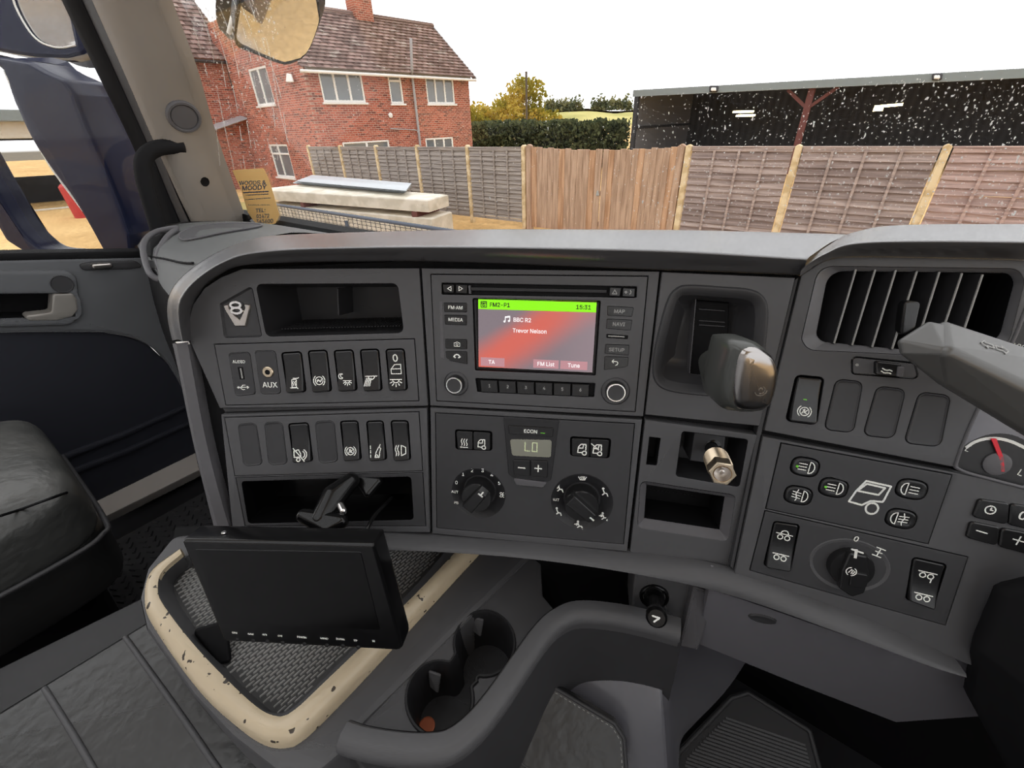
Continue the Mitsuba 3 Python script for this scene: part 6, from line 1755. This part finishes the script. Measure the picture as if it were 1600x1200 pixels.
mat('rubber_mid', lin(76, 76, 76), 0.7, spec=0.2)  # base darker than the dashes, so their lit relief is painted in
add('base', loft(mL, mpoly, [(0, -0.004), (0, 0.0)]), 'rubber_mid', parent=TMK)
P_ = Polygon(mpoly).buffer(-0.004)
bits = []
e1, e2 = np.array([0.66, 0.75]), np.array([0.75, -0.66])
lo, hi = mpoly.min(0), mpoly.max(0)
c0_ = (lo + hi) / 2
for i in range(-45, 46):
    for j in range(-70, 71):
        c = c0_ + e1 * (i + 0.5 * (j % 2)) * 0.0125 + e2 * j * 0.0048
        if not P_.contains(Point(c)):
            continue
        bits.append(loft(mL, [c - e1 * 0.0052 - e2 * 0.0013, c + e1 * 0.0052 - e2 * 0.0013, c + e1 * 0.0052 + e2 * 0.0013, c - e1 * 0.0052 + e2 * 0.0013], [(0, 0), (0.0006, 0.0016)]))
add('raised_dash', join(bits), 'rubber_grey', parent=TMK, kind='stuff', label='rows of raised dashes')  # dashes paler than the base, with window light put into their colour
body = [(216, 934), (228, 888), (270, 836), (640, 800), (840, 850), (828, 872), (557, 1141), (535, 1175), (500, 1205), (430, 1205), (360, 1150), (300, 1085), (226, 980)]
CB = level(ZC - 0.012)
add('body', slab(CB, q2(CB, body, 0.012), -0.16, 0.0, 0.008, [grow(uo if True else 0, -0.004) if False else np.vstack([uo * 0.75 + ui * 0.25, CT.q([(690, 835), (300, 850)])])]), 'dash_plastic', 40, parent=CN, label='dark grey console body')
add('tray_floor', loft(mL.off(-0.006), grow(mpoly, 0.03), [(0, -0.01), (0, 0)]), 'matt_black', parent=CN)
# cup holder plate
cup = level(ZC - 0.016)
h1 = np.array([cup.uv(757 + 47 * math.cos(a), 1006 - 51 * math.sin(a)) for a in np.linspace(0, 2 * np.pi, 40)[:-1]])
h2 = np.array([cup.uv(687 + 52 * math.cos(a), 1093 - 60 * math.sin(a)) for a in np.linspace(0, 2 * np.pi, 40)[:-1]])
nk = Polygon(cup.q([(712, 1022), (745, 1065), (735, 1075), (716, 1060), (700, 1040)]))
eight = Polygon(h1).union(Polygon(h2)).union(nk).buffer(0.004).buffer(-0.004)
er = np.array(eight.exterior.coords)[:-1]
plate = [(828, 868), (845, 880), (848, 930), (872, 958), (850, 992), (812, 1046), (770, 1108), (735, 1150), (700, 1170), (620, 1176), (540, 1166), (556, 1141)]
add('cup_plate', slab(cup, q2(cup, plate, 0.003), -0.14, 0.0, 0.003, [ccw(er)]), 'dash_plastic', 40, parent=CN, label='plate with two round cup holders')
add('cup_well', loft(cup, ccw(er), [(-0.002, 0.0), (-0.001, 0.0025), (0.001, 0.0025), (0.003, -0.002), (0.005, -0.075)]), 'panel_black', 40, parent=CN, label='joined cup wells')
for cx, cy in ((757, 1006), (687, 1093)):
    pass
for x, y in ((740, 965), (672, 1050)):
    p = cup.px(x, y, -0.01)
    add('grip_tab', hull([p, p + [0.012, -0.004, 0], p + [0.008, -0.012, -0.02], p + [0.0, -0.006, -0.02]], 0.002), 'dash_plastic', True, parent=CN)
cw = cup.off(-0.072)
cc_ = cw.uv(667, 1135)
add('copper_coin', lathe(cw, cc_, [(0.0098, 0.0), (0.0102, 0.0006), (0.0100, 0.0016), (0.0090, 0.0018), (0.0088, 0.0014), (0, 0.0014)], 32), 'copper', 30, label='copper coin in the nearer cup holder', cat='coin')
# curved rail
RL = level(ZC + 0.015)
path = spline([(538, 1150), (570, 1160), (620, 1168), (668, 1170), (704, 1163), (740, 1136), (775, 1094), (812, 1040), (846, 992), (872, 968), (905, 956), (960, 960), (1010, 970), (1062, 984)], 6)
rp_ = RL.w(RL.q(path))
rprof = np.array([(-0.013, -0.012), (-0.013, 0.004), (-0.009, 0.010), (0.002, 0.011), (0.010, 0.008), (0.014, 0.002), (0.014, -0.004), (0.010, -0.006), (0.010, -0.02)])
add('guard_rail', sweep(rp_, rprof), 'dash_plastic', 45, label='curved grey guard rail around the cup holders', cat='rail')
lowp = RL.w(RL.q([(x + 5, y + 10) for x, y in path]))
TN = thing('engine_tunnel', 'grey engine tunnel moulding below the curved rail', 'moulding')
add('rail_wall', grid([lowp - Z * 0.008, lowp - Z * 0.06 + [0.004, 0, 0], lowp - Z * 0.2 + [0.01, 0, 0]]), 'dash_dark', True, parent=TN)
cols = [[(862, 975, 0.66), (800, 1090, 0.655), (735, 1230, 0.65)], [(1008, 975, 0.62), (1012, 1090, 0.60), (1016, 1230, 0.585)], [(1028, 975, 0.62), (1032, 1090, 0.6), (1036, 1230, 0.585)], [(1044, 978, 0.63), (1049, 1090, 0.612), (1054, 1230, 0.6)],
        [(1058, 985, 0.66), (1062, 1090, 0.645), (1060, 1230, 0.635)], [(1175, 1020, 0.84), (1132, 1082, 0.83), (1050, 1172, 0.72), (1050, 1230, 0.68)]]
cg = np.array([resample(spline([at(*p) for p in c], 6), 14) for c in cols])
cg = spline(cg.reshape(len(cg), -1), 5).reshape(-1, 14, 3)
mat('tunnel_grey', lin(92, 92, 98), 0.24, spec=1.0)
add('tunnel_side', grid(cg), 'tunnel_grey', True, parent=TN, label='rounded tunnel side')
add('tunnel_top', trimesh.Trimesh(np.array([level(-0.6).px(*p) for p in ((770, 915), (830, 850), (1010, 870), (1000, 985), (900, 985))]), [[0, 1, 2], [0, 2, 3], [0, 3, 4]], process=False), 'matt_black', parent=TN)
LPAD = thing('leather_pad', 'black stitched leather pad below the curved rail', 'pad')
pw_ = Pl(at(960, 1130, 0.585), np.array([-0.1, -0.62, 0.78]), (1, -0.05, 0))
lq = q2(pw_, [(842, 1066), (857, 1063), (962, 1126), (978, 1152), (984, 1230), (752, 1230), (776, 1192)], 0.008, 6)
add('panel', slab(pw_, lq, -0.012, 0.004, 0.004), 'cover_leather', 40, parent=LPAD)
add('piping', tube(pw_.w(inset(ccw(lq), 0.003), 0.0045), 0.0026, 8, closed=True), 'dash_dark', True, parent=LPAD, label='piped edge')
add('seam', tube(pw_.w(pw_.q([(788, 1172), (812, 1188), (836, 1206)]), 0.0042), 0.0012, 6), 'dash_plastic', True, parent=LPAD)
st_ = inset(ccw(lq), 0.008)
st2 = resample(np.vstack([st_, st_[:1]]), 140)
add('stitching', join([bar(pw_.w(st2[i], 0.0042)[0], pw_.w(st2[i + 1], 0.0042)[0], 0.0007, 0.0007, pw_.n) for i in range(0, 138, 2)]), 'print_grey', parent=LPAD, kind='stuff', label='row of pale stitches')
FM = thing('pedal_mat', 'ribbed grey rubber mat on the floor at the driver side', 'floor mat')
pm = Pl(at(1160, 1140, 0.86), np.array([-0.15, -0.25, 0.95]), (1, -0.1, 0))
fmq = q2(pm, [(1056, 1172), (1140, 1086), (1168, 1078), (1268, 1140), (1300, 1260), (1040, 1260)], 0.01, 5)
add('base', slab(pm, fmq, -0.01, 0.004, 0.003), 'mat_rubber', 40, parent=FM)
add('raised_edge', tube(pm.w(inset(ccw(fmq), 0.006), 0.005), 0.004, 8, closed=True), 'dash_dark', True, parent=FM, label='raised edge')
FP_ = Polygon(fmq).buffer(-0.02)
for i in range(34):
    a, b = pm.uv(1040, 1090 + 6 * i), pm.uv(1300, 1180 + 6 * i)
    L_ = FP_.intersection(LineString([a - (b - a), b]))
    if L_.is_empty or L_.geom_type != 'LineString' or L_.length < 0.02:
        continue
    p, q = [np.array(c) for c in L_.coords]
    add('rib', bar(pm.w(p, 0.004)[0], pm.w(q, 0.004)[0], 0.0038, 0.005, pm.n), 'dash_plastic', parent=FM)
# engine cover at the left
EC = thing('engine_cover', 'black padded leather engine cover in the lower left', 'cover')
ec = level(-0.66)
add('pad', slab(ec, q2(ec, [(-160, 1180), (0, 1107), (222, 972), (330, 900), (720, 1000), (660, 1300), (-160, 1300)], 0.01), -0.4, 0.0, 0.012), 'cover_leather', 45, parent=EC)
for a, b in (((70, 1076), (165, 1235)), ((196, 996), (360, 1230))):
    add('seam', tube(ec.w(ec.q(spline([a, ((a[0] + b[0]) / 2 + 2, (a[1] + b[1]) / 2), b], 6)), 0.001), 0.0035, 8), 'dash_plastic', True, parent=EC)
el = level(-0.70)
add('edge_strip', slab(el, el.q([(-160, 1115), (0, 1042), (238, 925), (300, 960), (226, 1000), (0, 1130), (-160, 1200)]), -0.36, 0.0, 0.006), 'panel_black', 40, parent=EC, label='dark edge strip')

# ================================================================ lower right cover
pl0 = PR.px(1300, 984, -0.02)
PLO = Pl(pl0, [math.sin(math.radians(-16)), -math.cos(math.radians(16)), -0.12], (math.cos(math.radians(-16)), math.sin(math.radians(-16)), -0.07))
mat('knee_grey', lin(108, 107, 112), 0.5, spec=0.4)
LC = thing('knee_cover', 'plain dark grey cover below the right half of the dash with one oval plug', 'cover')
add('panel', slab(PLO, PLO.q([(1112, 898), (1300, 960), (1520, 1036), (1545, 1120), (1400, 1130), (1240, 1068), (1088, 1006)]), -0.012, 0.0, 0.003), 'knee_grey', 40, parent=LC)
op = PLO.uv(1191, 966)
oe = op + np.stack([0.0155 * np.cos(oa), 0.0085 * np.sin(oa)], 1)
add('oval_plug', loft(PLO, oe, [(0, 0.0), (0.001, 0.002), (0.003, 0.0022), (0.006, 0.0015)]), 'dash_dark', 50, parent=LC, label='dark oval plug')
KD = thing('column_shroud', 'black column shroud shaped to shade the lower right corner', 'shroud')
add('panel', hull([PR.px(1580, 930, 0.02), PR.px(1720, 900, 0.05), PR.px(1545, 1010, 0.01), PR.px(1530, 1080, -0.02), PR.px(1700, 1130, 0.03), PR.px(1600, 1210, -0.04), PR.px(1760, 1320, -0.03)], 0.012), 'rubber_black', True, parent=KD)  # black hull extended to put shade into the lower right corner

# ================================================================ monitor on its arm
PM = facing(-6.5, 14.4, 284, 846, 0.43)
MO = thing('monitor', 'black reversing monitor with blank screen on a ball mount', 'monitor')
mq_ = q2(PM, [(282, 844), (584, 851), (630, 1018), (349, 1003)], [0.003, 0.003, 0.006, 0.004], 4)
aq = q2(PM, [(305, 858), (564, 862), (594, 984), (347, 974)], 0.001, 3)
add('case', loft(PM, mq_, [(0.012, -0.03), (0.002, -0.027), (0.0, -0.022), (0.0, -0.004), (0.0012, -0.001), (0.003, 0.0)], [], bottom=True), 'gloss_black', 40, parent=MO, label='glossy black case')
mat('screen_dark', lin(8, 8, 9), 0.12, spec=0.3)
add('screen', loft(PM, aq, [(0, 0.0), (0.0003, 0.0005)]), 'screen_dark', parent=MO, label='blank dark screen')
for s, x, y in (('DIM', 367, 988), ('CAM', 392, 990), ('N/R', 414, 991), ('CH/', 438, 993), ('POWER', 472, 995), ('MENU', 507, 997), ('DOWN', 532, 998), ('UP', 556, 1000), ('IR', 584, 1001)):
    add('lettering', text(PM, s, PM.uv(x, y), 0.0021, 0, 0.0006, True), 'print_white', parent=MO)
    if s != 'IR':
        add('button', lathe(PM, PM.uv(x + 4, y + 11), [(0.0022, 0.0), (0.002, 0.0008), (0, 0.001)], 14), 'switch_black', 30, parent=MO)
add('screw', lathe(Pl(PM.px(350, 832, -0.012) + [0, 0, 0.0], PM.v, PM.u), (0, 0), [(0.0025, 0.0), (0.002, 0.001), (0, 0.001)], 12), 'chrome', parent=MO)
ball = PM.px(470, 870, -0.045)
arm = [ball, at(510, 800, 0.50), at(556, 752, 0.535)]
add('ball_joint', trimesh.creation.icosphere(3, 0.014).apply_translation(ball), 'gloss_black', True, parent=MO)
add('arm', hull([at(500, 812, 0.485), at(520, 775, 0.505), at(548, 752, 0.52)], [0.011, 0.013, 0.010], 2), 'gloss_black', True, parent=MO, label='black mounting arm')
add('arm_joint', hull([at(475, 806, 0.485), at(532, 815, 0.485), at(512, 826, 0.48)], [0.008, 0.009, 0.010], 2), 'gloss_black', True, parent=MO)
add('thumb_screw', hull([at(532, 790, 0.495), at(536, 798, 0.49)], 0.0045, 2), 'chrome', True, parent=MO, label='bright thumb screw')
add('suction_foot', hull([at(560, 748, 0.535), at(590, 752, 0.53), at(575, 770, 0.525)], [0.006, 0.006, 0.006], 2), 'gloss_black', True, parent=MO)
add('cable', tube(spline([at(612, 778, 0.53), at(600, 790, 0.51), at(585, 806, 0.49), at(574, 826, 0.475), at(568, 842, 0.47)], 6), 0.0022, 8), 'gloss_black', True, label='thin black cable hanging behind the monitor', cat='cable')
PH = thing('phone_cradle', 'small black cradle in the console tray behind the monitor', 'cradle')
add('block', hull([level(ZC - 0.03).px(x, y, 0.0) for x, y in ((310, 990), (350, 980), (356, 1030), (346, 1032))] + [level(ZC - 0.005).px(x, y, 0.0) for x, y in ((310, 986), (350, 975))], 0.004), 'matt_black', True, parent=PH)
